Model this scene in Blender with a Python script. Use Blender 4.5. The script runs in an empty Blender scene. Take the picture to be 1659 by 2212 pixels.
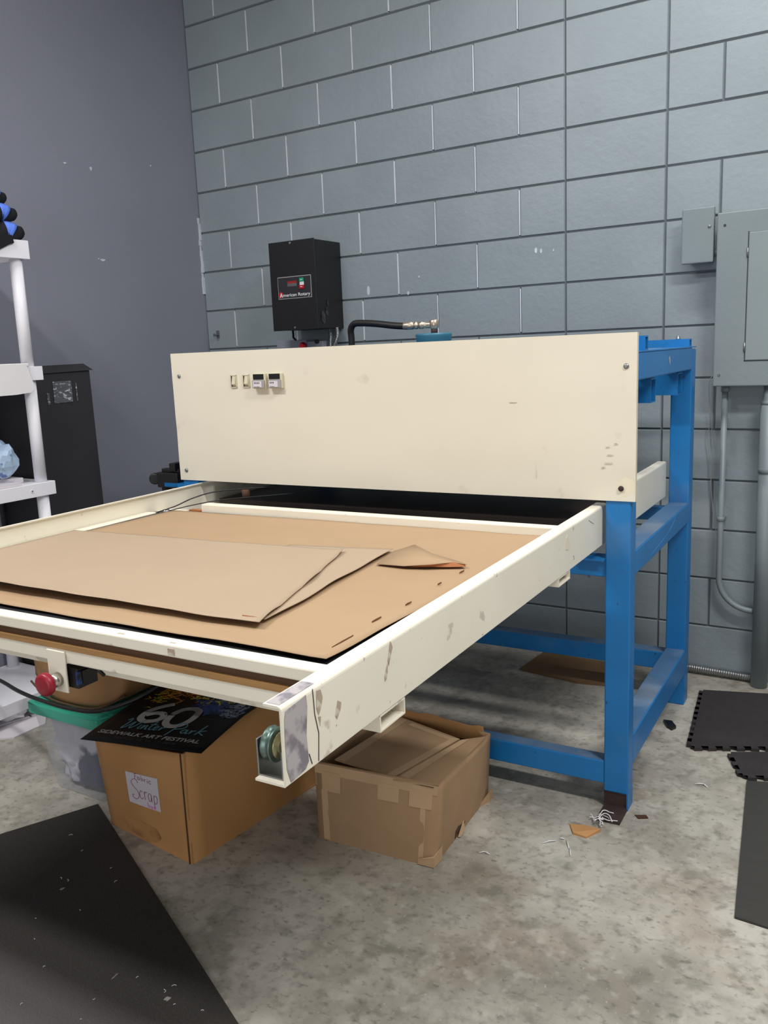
import bpy, bmesh, math, random
from mathutils import Vector, Matrix, noise
random.seed(7)
S = bpy.context.scene
COL = bpy.context.scene.collection
PI = math.pi

# ---------------------------------------------------------------- colour / materials
def lin(c):
    return tuple(((v/255)/12.92 if v/255 <= .04045 else ((v/255+.055)/1.055)**2.4) for v in c)

def mat(name, col, rough=.5, metal=0, spec=.5, var=0, vscale=8, bump=0, bscale=60, col2=None, c2scale=6, c2lo=.5, c2hi=.6,
        alpha=1, trans=0, coat=0, emit=None, stretch=None, detail=4):
    m = bpy.data.materials.new(name); m.use_nodes = True
    nt = m.node_tree; N = nt.nodes; L = nt.links
    b = N['Principled BSDF']
    b.inputs['Roughness'].default_value = rough
    b.inputs['Metallic'].default_value = metal
    b.inputs['Specular IOR Level'].default_value = spec
    b.inputs['Alpha'].default_value = alpha
    b.inputs['Transmission Weight'].default_value = trans
    b.inputs['Coat Weight'].default_value = coat
    c = (*lin(col), 1)
    b.inputs['Base Color'].default_value = c
    tc = N.new('ShaderNodeTexCoord'); src = tc.outputs['Object']
    if stretch:
        mp = N.new('ShaderNodeMapping'); mp.inputs['Scale'].default_value = stretch
        L.new(src, mp.inputs[0]); src = mp.outputs[0]
    cur = None
    if col2:
        n = N.new('ShaderNodeTexNoise'); n.inputs['Scale'].default_value = c2scale; n.inputs['Detail'].default_value = detail
        L.new(src, n.inputs['Vector'])
        r = N.new('ShaderNodeMapRange'); r.inputs['From Min'].default_value = c2lo; r.inputs['From Max'].default_value = c2hi
        L.new(n.outputs['Fac'], r.inputs['Value'])
        mx = N.new('ShaderNodeMix'); mx.data_type = 'RGBA'
        mx.inputs['A'].default_value = c; mx.inputs['B'].default_value = (*lin(col2), 1)
        L.new(r.outputs[0], mx.inputs['Factor']); cur = mx.outputs['Result']
    if var:
        n = N.new('ShaderNodeTexNoise'); n.inputs['Scale'].default_value = vscale; n.inputs['Detail'].default_value = detail
        L.new(src, n.inputs['Vector'])
        r = N.new('ShaderNodeMapRange'); r.inputs['From Min'].default_value = .3; r.inputs['From Max'].default_value = .7
        r.inputs['To Min'].default_value = 1-var; r.inputs['To Max'].default_value = 1+var*.6
        L.new(n.outputs['Fac'], r.inputs['Value'])
        mx = N.new('ShaderNodeVectorMath'); mx.operation = 'SCALE'
        if cur: L.new(cur, mx.inputs[0])
        else: mx.inputs[0].default_value = c[:3]
        L.new(r.outputs[0], mx.inputs['Scale']); cur = mx.outputs[0]
    if cur: L.new(cur, b.inputs['Base Color'])
    if bump:
        n = N.new('ShaderNodeTexNoise'); n.inputs['Scale'].default_value = bscale; n.inputs['Detail'].default_value = 3
        L.new(src, n.inputs['Vector'])
        bp = N.new('ShaderNodeBump'); bp.inputs['Strength'].default_value = bump; bp.inputs['Distance'].default_value = .004
        L.new(n.outputs['Fac'], bp.inputs['Height']); L.new(bp.outputs[0], b.inputs['Normal'])
    if emit:
        b.inputs['Emission Color'].default_value = (*lin(col), 1); b.inputs['Emission Strength'].default_value = emit
    return m

def layer(m, col, scale, lo, hi, stretch=None, fac=1.0, detail=5, rough=None, sharp=False):
    """lay one more noise-shaped stain over a material's base colour"""
    nt = m.node_tree; N = nt.nodes; L = nt.links; b = N['Principled BSDF']
    inp = b.inputs['Base Color']
    tc = N.new('ShaderNodeTexCoord'); src = tc.outputs['Object']
    mp = N.new('ShaderNodeMapping'); mp.inputs['Scale'].default_value = stretch or (1, 1, 1)
    mp.inputs['Location'].default_value = (scale*.37, lo*9, hi*5)
    L.new(src, mp.inputs[0])
    n = N.new('ShaderNodeTexNoise'); n.inputs['Scale'].default_value = scale; n.inputs['Detail'].default_value = detail
    L.new(mp.outputs[0], n.inputs['Vector'])
    r = N.new('ShaderNodeMapRange'); r.inputs['From Min'].default_value = lo; r.inputs['From Max'].default_value = hi
    r.inputs['To Max'].default_value = fac
    L.new(n.outputs['Fac'], r.inputs['Value'])
    mx = N.new('ShaderNodeMix'); mx.data_type = 'RGBA'
    if inp.links: L.new(inp.links[0].from_socket, mx.inputs['A'])
    else: mx.inputs['A'].default_value = inp.default_value
    mx.inputs['B'].default_value = (*lin(col), 1)
    L.new(r.outputs[0], mx.inputs['Factor']); L.new(mx.outputs['Result'], inp)
    return m

M = {}
M['block'] = mat('painted_block', (138, 149, 155), .45, var=.07, vscale=3, bump=.35, bscale=45)
layer(M['block'], (150, 161, 165), 2.2, .55, .75, fac=.5)
M['mortar'] = mat('painted_mortar', (84, 92, 97), .55, var=.1, vscale=6, bump=.3)
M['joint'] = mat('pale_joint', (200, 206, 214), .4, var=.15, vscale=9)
M['drywall'] = mat('painted_drywall', (132, 134, 147), .6, var=.04, vscale=2, bump=.12, bscale=140)
M['white_wall'] = mat('far_wall_paint', (150, 150, 150), .7, var=.03)
M['ceil'] = mat('ceiling_paint', (120, 120, 122), .8, var=.03)
fl = M['floor'] = mat('concrete', (186, 181, 170), .55, spec=.3, var=.16, vscale=9, bump=.2, bscale=30, detail=12)
layer(fl, (146, 140, 129), 2.6, .42, .62, fac=.75, detail=12)
layer(fl, (112, 107, 98), 1.7, .55, .70, fac=.6, detail=12)
layer(fl, (206, 203, 192), 3.5, .54, .68, fac=.5, detail=12)
layer(fl, (140, 122, 104), 2.2, .58, .68, fac=.45, detail=10)
layer(fl, (104, 104, 90), 14, .54, .72, fac=.55, detail=12)
layer(fl, (118, 112, 104), 34, .52, .70, fac=.5, detail=10)
layer(fl, (92, 88, 80), 70, .57, .70, fac=.5, detail=8, stretch=(.7, 1, 1))
layer(fl, (198, 194, 184), 26, .56, .70, fac=.45, detail=10)
layer(fl, (74, 70, 62), 15, .68, .72, fac=.5, detail=8, stretch=(.8, 1.2, 1))
layer(fl, (212, 208, 200), 110, .64, .72, fac=.35, detail=6, stretch=(1, .6, 1))
M['cream'] = mat('cream_enamel', (232, 222, 198), .38, var=.03, vscale=3, bump=.05, bscale=20)
M['cream_rail'] = mat('cream_rail_enamel', (238, 232, 215), .35, var=.04, vscale=5, bump=.05)
layer(M['cream_rail'], (176, 164, 148), 14, .66, .7, fac=.6, detail=4)
layer(M['cream_rail'], (120, 106, 96), 60, .72, .75, fac=.7, detail=3)
M['panel'] = mat('cream_panel_enamel', (226, 219, 201), .42, var=.025, vscale=2.5, bump=.06, bscale=7)
layer(M['panel'], (190, 178, 158), 11, .68, .76, fac=.35, detail=5)
M['blue'] = mat('blue_enamel', (20, 116, 184), .38, var=.1, vscale=5, bump=.08)
layer(M['blue'], (110, 132, 158), 4, .58, .75, fac=.35, detail=7)
layer(M['blue'], (30, 40, 55), 55, .7, .74, fac=.7, detail=3)
M['blue_dusty'] = mat('dusty_blue_enamel', (74, 112, 152), .55, var=.15, vscale=7, detail=8)
layer(M['blue_dusty'], (128, 140, 155), 5, .45, .65, fac=.7, detail=7)
M['teal'] = mat('teal_cylinder_paint', (58, 116, 140), .4, var=.1, vscale=12)
M['rust'] = mat('rusty_steel', (62, 46, 44), .7, metal=.2, var=.25, vscale=20, bump=.3)
M['black'] = mat('black_enamel', (20, 20, 22), .45, var=.15, vscale=6, bump=.15, bscale=300)
layer(M['black'], (90, 90, 92), 7, .72, .82, fac=.5)
M['blackplastic'] = mat('black_plastic', (16, 16, 17), .45)
M['rubberhose'] = mat('black_rubber_hose', (24, 23, 23), .5, var=.1, vscale=20)
M['chrome'] = mat('worn_chrome', (200, 198, 192), .28, metal=1, var=.1, vscale=20)
M['steel'] = mat('galvanised_steel', (150, 152, 152), .35, metal=.9, var=.15, vscale=15)
M['brass'] = mat('plated_fitting', (205, 188, 168), .3, metal=.8)
M['darksteel'] = mat('dark_steel', (58, 57, 58), .45, metal=.7, var=.2, vscale=20)
M['platen'] = mat('dark_platen', (52, 40, 34), .42, var=.2, vscale=4)
M['board'] = mat('black_rubber_pad', (34, 34, 38), .45, var=.12, vscale=8)
M['ply'] = mat('plywood_edge', (164, 124, 76), .6, var=.18, vscale=6, stretch=(1, 1, 30), bump=.1)
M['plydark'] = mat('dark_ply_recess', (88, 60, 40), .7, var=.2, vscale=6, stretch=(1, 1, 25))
M['kraft'] = mat('kraft_paper', (171, 143, 111), .72, var=.03, vscale=6, bump=.25, bscale=9)
layer(M['kraft'], (160, 130, 99), 2.2, .5, .7, fac=.4)
M['kraft2'] = mat('pale_kraft_paper', (172, 151, 127), .68, var=.025, vscale=5, bump=.2, bscale=8)
M['kraftin'] = mat('kraft_fold_underside', (170, 106, 62), .7, var=.05)
M['slit'] = mat('dark_slit', (112, 72, 44), .8)
M['smear'] = mat('grey_smear', (196, 188, 172), .7, col2=(150, 142, 130), c2scale=90)
M['smudge'] = mat('dust_smudge', (62, 62, 66), .7, col2=(30, 30, 32), c2scale=55, c2lo=.45, c2hi=.58)
M['card'] = mat('cardboard', (196, 146, 92), .8, var=.07, vscale=5, bump=.15, bscale=40)
layer(M['card'], (168, 118, 68), 3, .52, .7, fac=.45, stretch=(1, 1, .4))
M['card2'] = mat('old_cardboard', (172, 140, 106), .8, var=.07, vscale=6, bump=.25, bscale=25)
layer(M['card2'], (140, 108, 78), 4, .5, .7, fac=.4)
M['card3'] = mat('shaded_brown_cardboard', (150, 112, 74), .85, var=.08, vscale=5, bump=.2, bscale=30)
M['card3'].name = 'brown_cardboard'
M['tape'] = mat('kraft_packing_tape', (196, 164, 128), .42, var=.05, vscale=15)
M['cardedge'] = mat('cardboard_edge', (86, 62, 40), .85, var=.2, vscale=60)
M['stain'] = mat('dark_stain', (74, 42, 28), .85, var=.3, vscale=30)
M['poster'] = mat('black_printed_sheet', (10, 10, 12), .5, spec=.25)
M['ink_white'] = mat('grey_white_ink', (190, 188, 184), .5)
M['ink_dim'] = mat('dim_grey_ink', (58, 58, 60), .5)
M['ink_teal'] = mat('teal_ink', (104, 158, 172), .5)
M['ink_blue'] = mat('blue_ink', (26, 62, 130), .45, col2=(10, 12, 30), c2scale=40)
M['ink_yellow'] = mat('yellow_ink', (206, 190, 40), .5, col2=(90, 110, 30), c2scale=60)
M['ink_orange'] = mat('orange_ink', (200, 130, 40), .5, col2=(120, 50, 20), c2scale=60)
M['ink_silver'] = mat('silver_blue_ink', (130, 140, 160), .5, col2=(30, 36, 60), c2scale=70)
M['ink_red'] = mat('red_ink', (150, 30, 30), .5)
M['paper'] = mat('white_paper', (214, 208, 214), .6)
M['marker'] = mat('mauve_marker', (150, 70, 110), .6)
M['pink'] = mat('pink_marker', (226, 90, 190), .6)
M['blackmarker'] = mat('black_marker', (24, 22, 22), .6)
M['mat_black'] = mat('black_rubber_mat', (54, 51, 49), .85, spec=.2, var=.15, vscale=140, bump=.6, bscale=220)
M['foam'] = mat('foam_tile', (56, 52, 53), .75, spec=.25, var=.1, vscale=50, bump=.5, bscale=180)
M['ribbed'] = mat('ribbed_rubber_runner', (66, 65, 62), .7, spec=.25, var=.15, vscale=6, stretch=(2, 40, 1), bump=.3)
M['shelf'] = mat('white_resin', (240, 239, 246), .4, var=.03, vscale=6)
M['cloth_white'] = mat('white_cloth', (232, 230, 232), .8, var=.03)
M['bag'] = mat('pale_blue_plastic', (176, 200, 226), .35, col2=(92, 118, 170), c2scale=28, c2lo=.6, c2hi=.66)
M['glove_black'] = mat('black_knit', (14, 14, 20), .9, bump=.6, bscale=300)
M['glove_blue'] = mat('blue_knit', (92, 130, 230), .85, bump=.6, bscale=300)
M['charcoal'] = mat('charcoal_board', (46, 45, 49), .6, var=.06, vscale=8)
M['cleartape'] = mat('shiny_clear_tape', (92, 92, 98), .14, spec=.8, col2=(190, 192, 200), c2scale=45, c2lo=.55, c2hi=.63, stretch=(1, 1, 2.2), bump=.8, bscale=60)
M['tote'] = mat('clear_tote_plastic', (206, 210, 220), .3, alpha=.24)
M['lid'] = mat('teal_lid', (64, 172, 148), .4, alpha=.93)
M['laundry'] = mat('folded_fabric', (206, 204, 216), .85, col2=(44, 46, 84), c2scale=4.2, c2lo=.52, c2hi=.56)
M['grey_box'] = mat('grey_painted_steel', (124, 135, 139), .42, var=.05, vscale=5, bump=.15, bscale=60)
M['grey_door'] = mat('grey_steel_door', (130, 141, 144), .42, var=.03, vscale=5, bump=.1, bscale=60)
M['gap'] = mat('dark_gap', (50, 55, 57), .7)
M['switchbox'] = mat('pale_grey_steel', (150, 154, 166), .45, var=.05)
M['red'] = mat('red_plastic', (176, 24, 40), .35)
M['stopred'] = mat('dark_red_plastic', (140, 20, 40), .4)
M['green'] = mat('green_plastic', (20, 150, 110), .4)
M['white'] = mat('white_plastic', (225, 225, 228), .4)
M['lcd'] = mat('grey_display', (96, 94, 96), .3)
M['bezel'] = mat('grey_bezel', (158, 156, 154), .4)
M['darkbez'] = mat('charcoal_faceplate', (44, 42, 48), .4)
M['beige'] = mat('beige_plastic', (206, 200, 172), .4)
M['maroon'] = mat('dark_maroon_rocker', (58, 26, 34), .4)
M['wheelgreen'] = mat('green_tinted_zinc', (108, 130, 122), .35, metal=.7)
M['zincyel'] = mat('zinc_yellow', (160, 156, 120), .35, metal=.8)
M['residue'] = mat('grey_tape_residue', (176, 170, 172), .75, col2=(128, 122, 130), c2scale=38, c2lo=.45, c2hi=.6, detail=8)
M['chip'] = mat('chipped_paint', (176, 160, 142), .7, col2=(206, 198, 182), c2scale=60)
M['crack'] = mat('dark_crack', (60, 52, 48), .8)
M['scratch'] = mat('light_scratch', (206, 214, 218), .5)
M['blue_scuff'] = mat('light_blue_scuff', (66, 140, 206), .5)
M['wire'] = mat('grey_wire', (140, 142, 142), .5)
M['cardfloor'] = mat('flattened_cardboard', (120, 92, 62), .85, var=.12, vscale=8)
M['plastic_clear'] = mat('clear_shred', (220, 222, 226), .2, alpha=.8)
M['sheetprint'] = mat('printed_sheet', (222, 220, 228), .5, col2=(30, 30, 34), c2scale=7, c2lo=.57, c2hi=.59, stretch=(1, 2.6, 1))
M['lampwhite'] = mat('lamp_housing', (230, 230, 230), .5)

# ---------------------------------------------------------------- mesh helper
class B:
    def __init__(s): s.bm = bmesh.new(); s.mi = 0; s.mats = []
    def m(s, name):
        if name not in s.mats: s.mats.append(name)
        s.mi = s.mats.index(name); return s
    def face(s, vs):
        try:
            f = s.bm.faces.new(vs); f.material_index = s.mi; return f
        except ValueError: return None
    def box(s, x0, x1, y0, y1, z0, z1, bev=0, seg=2):
        b = bmesh.new()
        v = [b.verts.new((x, y, z)) for z in (z0, z1) for x, y in ((x0, y0), (x1, y0), (x1, y1), (x0, y1))]
        for q in ((3, 2, 1, 0), (4, 5, 6, 7), (0, 1, 5, 4), (1, 2, 6, 5), (2, 3, 7, 6), (3, 0, 4, 7)): b.faces.new([v[i] for i in q])
        if bev: bmesh.ops.bevel(b, geom=b.edges[:], offset=bev, segments=seg, affect='EDGES', profile=.5)
        s.merge(b); return s
    def merge(s, b, mtx=None):
        mp = {}
        for v in b.verts: mp[v] = s.bm.verts.new(mtx @ v.co if mtx else v.co)
        for f in b.faces:
            nf = s.face([mp[v] for v in f.verts])
            if nf: nf.smooth = f.smooth
        b.free()
    def hexa(s, bot, top, bev=0):
        b = bmesh.new()
        v = [b.verts.new(p) for p in list(bot)+list(top)]
        n = len(bot)
        b.faces.new(v[:n][::-1]); b.faces.new(v[n:])
        for i in range(n): j = (i+1) % n; b.faces.new([v[i], v[j], v[n+j], v[n+i]])
        bmesh.ops.recalc_face_normals(b, faces=b.faces[:])
        if bev: bmesh.ops.bevel(b, geom=b.edges[:], offset=bev, segments=2, affect='EDGES', profile=.5)
        s.merge(b); return s
    def extr(s, prof, d):
        """prof: list of 3D points, d: vector"""
        d = Vector(d); return s.hexa([Vector(p) for p in prof], [Vector(p)+d for p in prof])
    def tube(s, path, r, seg=14, caps=True, rfun=None):
        P = [Vector(p) for p in path]; rings = []
        up = None
        for i, p in enumerate(P):
            t = (P[min(i+1, len(P)-1)]-P[max(i-1, 0)]).normalized()
            if up is None:
                up = Vector((0, 0, 1)) if abs(t.z) < .9 else Vector((1, 0, 0))
            a = t.cross(up).normalized(); up = a.cross(t).normalized()
            rr = rfun(i) if rfun else r
            rings.append([s.bm.verts.new(p+rr*(math.cos(2*PI*k/seg)*a+math.sin(2*PI*k/seg)*up)) for k in range(seg)])
        for i in range(len(rings)-1):
            for k in range(seg):
                f = s.face([rings[i][k], rings[i][(k+1) % seg], rings[i+1][(k+1) % seg], rings[i+1][k]])
                if f: f.smooth = True
        if caps: s.face(rings[0][::-1]); s.face(rings[-1])
        return s
    def lathe(s, c, ax, prof, seg=24):
        """prof: list of (dist along axis, radius)"""
        ax = Vector(ax).normalized(); c = Vector(c)
        a = ax.orthogonal().normalized(); b = ax.cross(a)
        rings = [[s.bm.verts.new(c+ax*h+r*(math.cos(2*PI*k/seg)*a+math.sin(2*PI*k/seg)*b)) for k in range(seg)] for h, r in prof]
        for i in range(len(rings)-1):
            for k in range(seg):
                f = s.face([rings[i][k], rings[i][(k+1) % seg], rings[i+1][(k+1) % seg], rings[i+1][k]])
                if f: f.smooth = True
        s.face(rings[0][::-1]); s.face(rings[-1]); return s
    def plate(s, pts, n, t):
        """thin polygon with thickness t along n"""
        return s.extr(pts, Vector(n)*t)
    def xf(s, mtx):
        bmesh.ops.transform(s.bm, matrix=mtx, verts=s.bm.verts[:]); return s
    def out(s, name, mt=None, parent=None, smooth=False, pivot=None):
        """pivot: world/machine coordinate the parent sits at"""
        bm = s.bm
        bmesh.ops.recalc_face_normals(bm, faces=bm.faces[:])
        xs = [v.co for v in bm.verts]
        c = Vector(((min(v.x for v in xs)+max(v.x for v in xs))/2, (min(v.y for v in xs)+max(v.y for v in xs))/2,
                    min(v.z for v in xs) if parent is None else (min(v.z for v in xs)+max(v.z for v in xs))/2))
        for v in bm.verts: v.co -= c
        me = bpy.data.meshes.new(name); bm.to_mesh(me); bm.free()
        names = s.mats or [mt]
        for n in names: me.materials.append(M[n] if isinstance(n, str) else n)
        if smooth:
            for p in me.polygons: p.use_smooth = True
        o = bpy.data.objects.new(name, me); COL.objects.link(o)
        o.location = c
        if parent:
            o.parent = parent
            o.location = c-absloc(parent)
        ABS[o.name] = c
        return o
ABS = {}
def absloc(o): return ABS[o.name]

def empty(name, loc, rz=0):
    o = bpy.data.objects.new(name, None); COL.objects.link(o); o.empty_display_size = .1
    o.location = loc; o.rotation_euler = (0, 0, rz); ABS[o.name] = Vector(loc); return o
def tag(o, label, cat, group=None, kind=None):
    o['label'] = label; o['category'] = cat
    if group: o['group'] = group
    if kind: o['kind'] = kind
    return o
def struct(o): o['kind'] = 'structure'; return o

def text(body, size, mtx, mt, parent, name='lettering', thick=.0004, width=None, shear=0, bold=0):
    cu = bpy.data.curves.new(name, 'FONT'); cu.body = body; cu.size = size; cu.extrude = thick; cu.shear = shear; cu.offset = bold
    t = bpy.data.objects.new('tmp_text', cu); COL.objects.link(t)
    bpy.context.view_layer.update()
    me = bpy.data.meshes.new_from_object(t.evaluated_get(bpy.context.evaluated_depsgraph_get()))
    bpy.data.objects.remove(t); bpy.data.curves.remove(cu)
    b = B(); b.bm.from_mesh(me); bpy.data.meshes.remove(me)
    for f in b.bm.faces: f.material_index = 0
    if width:
        xs = [v.co.x for v in b.bm.verts]; k = width/(max(xs)-min(xs)); x0 = min(xs)
        for v in b.bm.verts: v.co.x = (v.co.x-x0)*k
    b.xf(mtx)
    return b.out(name, mt, parent)

def basis(o, u, v):
    u = Vector(u).normalized(); v = Vector(v).normalized(); n = u.cross(v)
    return Matrix(((u.x, v.x, n.x, o[0]), (u.y, v.y, n.y, o[1]), (u.z, v.z, n.z, o[2]), (0, 0, 0, 1)))

def strokes(lines, w, mtx, mt, parent, name, sm=True):
    """pen strokes: polylines in a plane as thin flattened ribbons"""
    b = B()
    for ln in lines:
        if sm and len(ln) > 2: ln = spline(ln, 5)
        P = [Vector((x, y, 0)) for x, y in ln]
        L, R = [], []
        for i, p in enumerate(P):
            t = (P[min(i+1, len(P)-1)]-P[max(i-1, 0)]).normalized(); n = Vector((-t.y, t.x, 0))*w/2
            L.append(p+n); R.append(p-n)
        top = [b.bm.verts.new(p+Vector((0, 0, .0006))) for p in L]; top2 = [b.bm.verts.new(p+Vector((0, 0, .0006))) for p in R]
        bl = [b.bm.verts.new(p) for p in L]; br = [b.bm.verts.new(p) for p in R]
        for i in range(len(P)-1):
            b.face([top[i], top2[i], top2[i+1], top[i+1]]); b.face([bl[i], top[i], top[i+1], bl[i+1]]); b.face([top2[i], br[i], br[i+1], top2[i+1]])
    b.xf(mtx)
    return b.out(name, mt, parent)

def spline(P, n=6, closed=False):
    out = []
    m = len(P)
    for i in range(m-1):
        p0 = P[max(i-1, 0)]; p1 = P[i]; p2 = P[i+1]; p3 = P[min(i+2, m-1)]
        for k in range(n):
            t = k/n
            out.append(tuple(.5*((2*b)+(-a+c)*t+(2*a-5*b+4*c-d)*t*t+(-a+3*b-3*c+d)*t**3) for a, b, c, d in zip(p0, p1, p2, p3)))
    out.append(tuple(P[-1])); return out

# ---------------------------------------------------------------- camera
cam = bpy.data.cameras.new('camera'); co = bpy.data.objects.new('camera', cam); COL.objects.link(co); S.camera = co
yaw, pit, rol = .55826, -.18487, -.04174
F = Vector((-math.sin(yaw)*math.cos(pit), math.cos(yaw)*math.cos(pit), math.sin(pit)))
R = Vector((math.cos(yaw), math.sin(yaw), 0)); U = R.cross(F)
R2 = R*math.cos(rol)+U*math.sin(rol); U2 = -R*math.sin(rol)+U*math.cos(rol)
co.matrix_world = Matrix(((R2.x, U2.x, -F.x, 3.31745), (R2.y, U2.y, -F.y, -3.57243), (R2.z, U2.z, -F.z, 1.37557), (0, 0, 0, 1)))
cam.sensor_fit = 'HORIZONTAL'; cam.sensor_width = 36; cam.lens = 1851.154*36/1659
cam.clip_start = .05

# ---------------------------------------------------------------- room
RX, RY, RZ = 6.2, -6.4, 3.75
struct(B().box(-.12, RX, RY, .2, -.1, 0).out('floor', 'floor'))
struct(B().box(-.12, RX, RY, .2, RZ, RZ+.1).out('ceiling', 'ceil'))
struct(B().box(-.12, 0, RY, .2, 0, RZ).out('wall_left', 'drywall'))
struct(B().box(RX, RX+.1, RY, .2, 0, RZ).out('wall_right', 'white_wall'))
struct(B().box(0, RX, RY-.1, RY, 0, RZ).out('wall_front', 'white_wall'))
# block wall: every block a chamfered face, joints recessed
H = .2032
wb = B().m('mortar')
wb.box(0, RX, .006, .2, 0, RZ)
wj = B().m('joint')
rng = random.Random(3)
for k in range(0, 19):
    z0, z1 = .0028+k*H, .0028+(k+1)*H
    if k == 0: z0 = 0
    z1 = min(z1, RZ)
    odd = k % 2
    us = [-10]
    us += [u for u in range(-9, 0) if (u % 2 == 1) == bool(odd)]
    us += [0, 2]
    us += [u for u in range(3, 22) if (u % 2 == 1) == bool(odd)]
    for i, u in enumerate(us[:-1]):
        x0 = (u+10)*H; x1 = (us[i+1]+10)*H
        x1 = min(x1, RX)
        if x0 >= RX: break
        g = .003; c = .003; y = rng.uniform(-.0008, .0008)
        wb.m('block')
        a, b_, cc, d = x0+g, x1-g, z0+g, z1-g
        o_ = [(a, .006, cc), (b_, .006, cc), (b_, .006, d), (a, .006, d)]
        i_ = [(a+c, y, cc+c), (b_-c, y, cc+c), (b_-c, y, d-c), (a+c, y, d-c)]
        vo = [wb.bm.verts.new(p) for p in o_]; vi = [wb.bm.verts.new(p) for p in i_]
        wb.face(vi)
        for q in range(4): wb.face([vo[q], vo[(q+1) % 4], vi[(q+1) % 4], vi[q]])
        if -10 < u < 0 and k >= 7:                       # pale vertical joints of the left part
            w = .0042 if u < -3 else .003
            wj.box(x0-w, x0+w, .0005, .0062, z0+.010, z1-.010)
wall = struct(wb.out('wall_back'))
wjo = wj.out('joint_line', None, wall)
# scuffs and nail holes on the walls
b = B().m('joint')
for x, z, w, h in [(1.051, 1.665, .008, .022), (1.902, 1.771, .006, .012), (1.925, 1.767, .005, .010), (1.33, 1.708, .004, .005), (1.27, 1.639, .006, .009), (1.98, 1.765, .003, .005)]:
    b.extr([(x+w*math.cos(t), -.0002, z+h*math.sin(t)) for t in [i*PI/5 for i in range(10)]], (0, -.0012, 0))
b.out('paint_chip', None, wall)
wl = bpy.data.objects['wall_left']
b = B().m('joint')
for y, z, w, h in [(-.676, 1.855, .014, .006), (-.838, 2.265, .008, .004), (-.694, 2.262, .006, .009), (-.70, 1.86, .004, .003), (-.317, 2.332, .004, .004)]:
    b.extr([(-.0004, y+w*math.cos(t)*(1+.4*math.sin(3*t)), z+h*math.sin(t)) for t in [i*PI/5 for i in range(10)]], (.0016, 0, 0))
b.out('paint_chip', None, wl)
# bare caulk where the drywall meets the block
b = B().m('joint')
rr = random.Random(5)
z = 1.72
while z < 2.1:
    b.box(-.001, .003+rr.random()*.007, -.009-rr.random()*.006, .001, z, z+.03); z += .028
b.out('caulk_strip', None, wl)

# ---------------------------------------------------------------- heat press (built square, then turned 1.94 degrees as a whole)
PV = Vector((2.66, -1.24, 0)); TH = .0339
press = empty('heat_press', PV, TH)
tag(press, 'large flatbed heat press: blue steel frame, wide cream front panel, cream pull-out bed', 'heat press')
MW = Matrix.Translation(PV) @ Matrix.Rotation(TH, 4, 'Z') @ Matrix.Translation(-PV)
XR, XL = 2.662, 1.010            # outer faces of the frame
PW = .072
yf, yf2, yb, yb2 = -1.224, -1.165, -.372, -.30
def part(b, name, mt=None, parent=press, label=None, smooth=False):
    o = b.out(name, mt, parent, smooth)
    if label: o['label'] = label
    return o
for (x0, side) in ((XR-PW, 1), (XL, -1)):
    p = part(B().box(x0, x0+PW, yf, yf2, .052, 1.34, .004), 'post', 'blue')
    xo = x0+PW-.004 if side > 0 else x0
    part(B().m('blue').box(xo, xo+.004, yf, yf2, 0, .055).m('rust').box(x0, x0+PW-.004, yf+.004, yf2, .004, .055), 'post_foot', None, p)
    part(B().box(x0+.002, x0+PW-.002, yf-.085, yf+.02, 0, .008), 'foot_plate', 'rust', p, 'rusty brown foot plate')
    p = part(B().box(x0, x0+PW, yb, yb2, 0, 1.34, .004), 'post', 'blue')
    # side rails
    part(B().box(x0+(.004 if side > 0 else .0), x0+PW, yf2-.002, yb+.002, 1.268, 1.345, .004), 'top_side_rail', 'blue')
    r = part(B().m('blue').box(x0+.001, x0+PW, yf2, yb, .714, .785, .003).m('blue_dusty').box(x0+.004, x0+PW-.003, yf2, yb, .7845, .7865), 'middle_side_rail')
    r = part(B().m('blue').box(x0+.001, x0+PW, yf2, yb, .127, .22, .003).m('blue_dusty').box(x0+.004, x0+PW-.003, yf2, yb, .2195, .2215), 'lower_side_rail')
    part(B().box(x0-.001, x0+PW+.001, yf, yb2, 1.345, 1.349), 'top_cap', 'blue')
xa, xb = XL+PW, XR-PW
part(B().m('blue').box(xa, xb, -1.222, -1.172, .074, .146, .003).m('blue_dusty').box(xa, xb, -1.219, -1.175, .1455, .1475), 'lower_front_rail')
part(B().m('blue').box(xa, xb, -.365, -.305, .13, .198, .003).m('blue_dusty').box(xa, xb, -.362, -.308, .1975, .1995), 'lower_rear_rail')
part(B().box(xa, xb, -1.215, -1.165, .712, .762, .003), 'middle_front_rail', 'blue')
part(B().box(xa, xb, -.36, -.31, .712, .762, .003), 'middle_rear_rail', 'blue')
part(B().box(xa, xb, -1.21, -1.17, 1.29, 1.34, .003), 'top_front_rail', 'blue')
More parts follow.
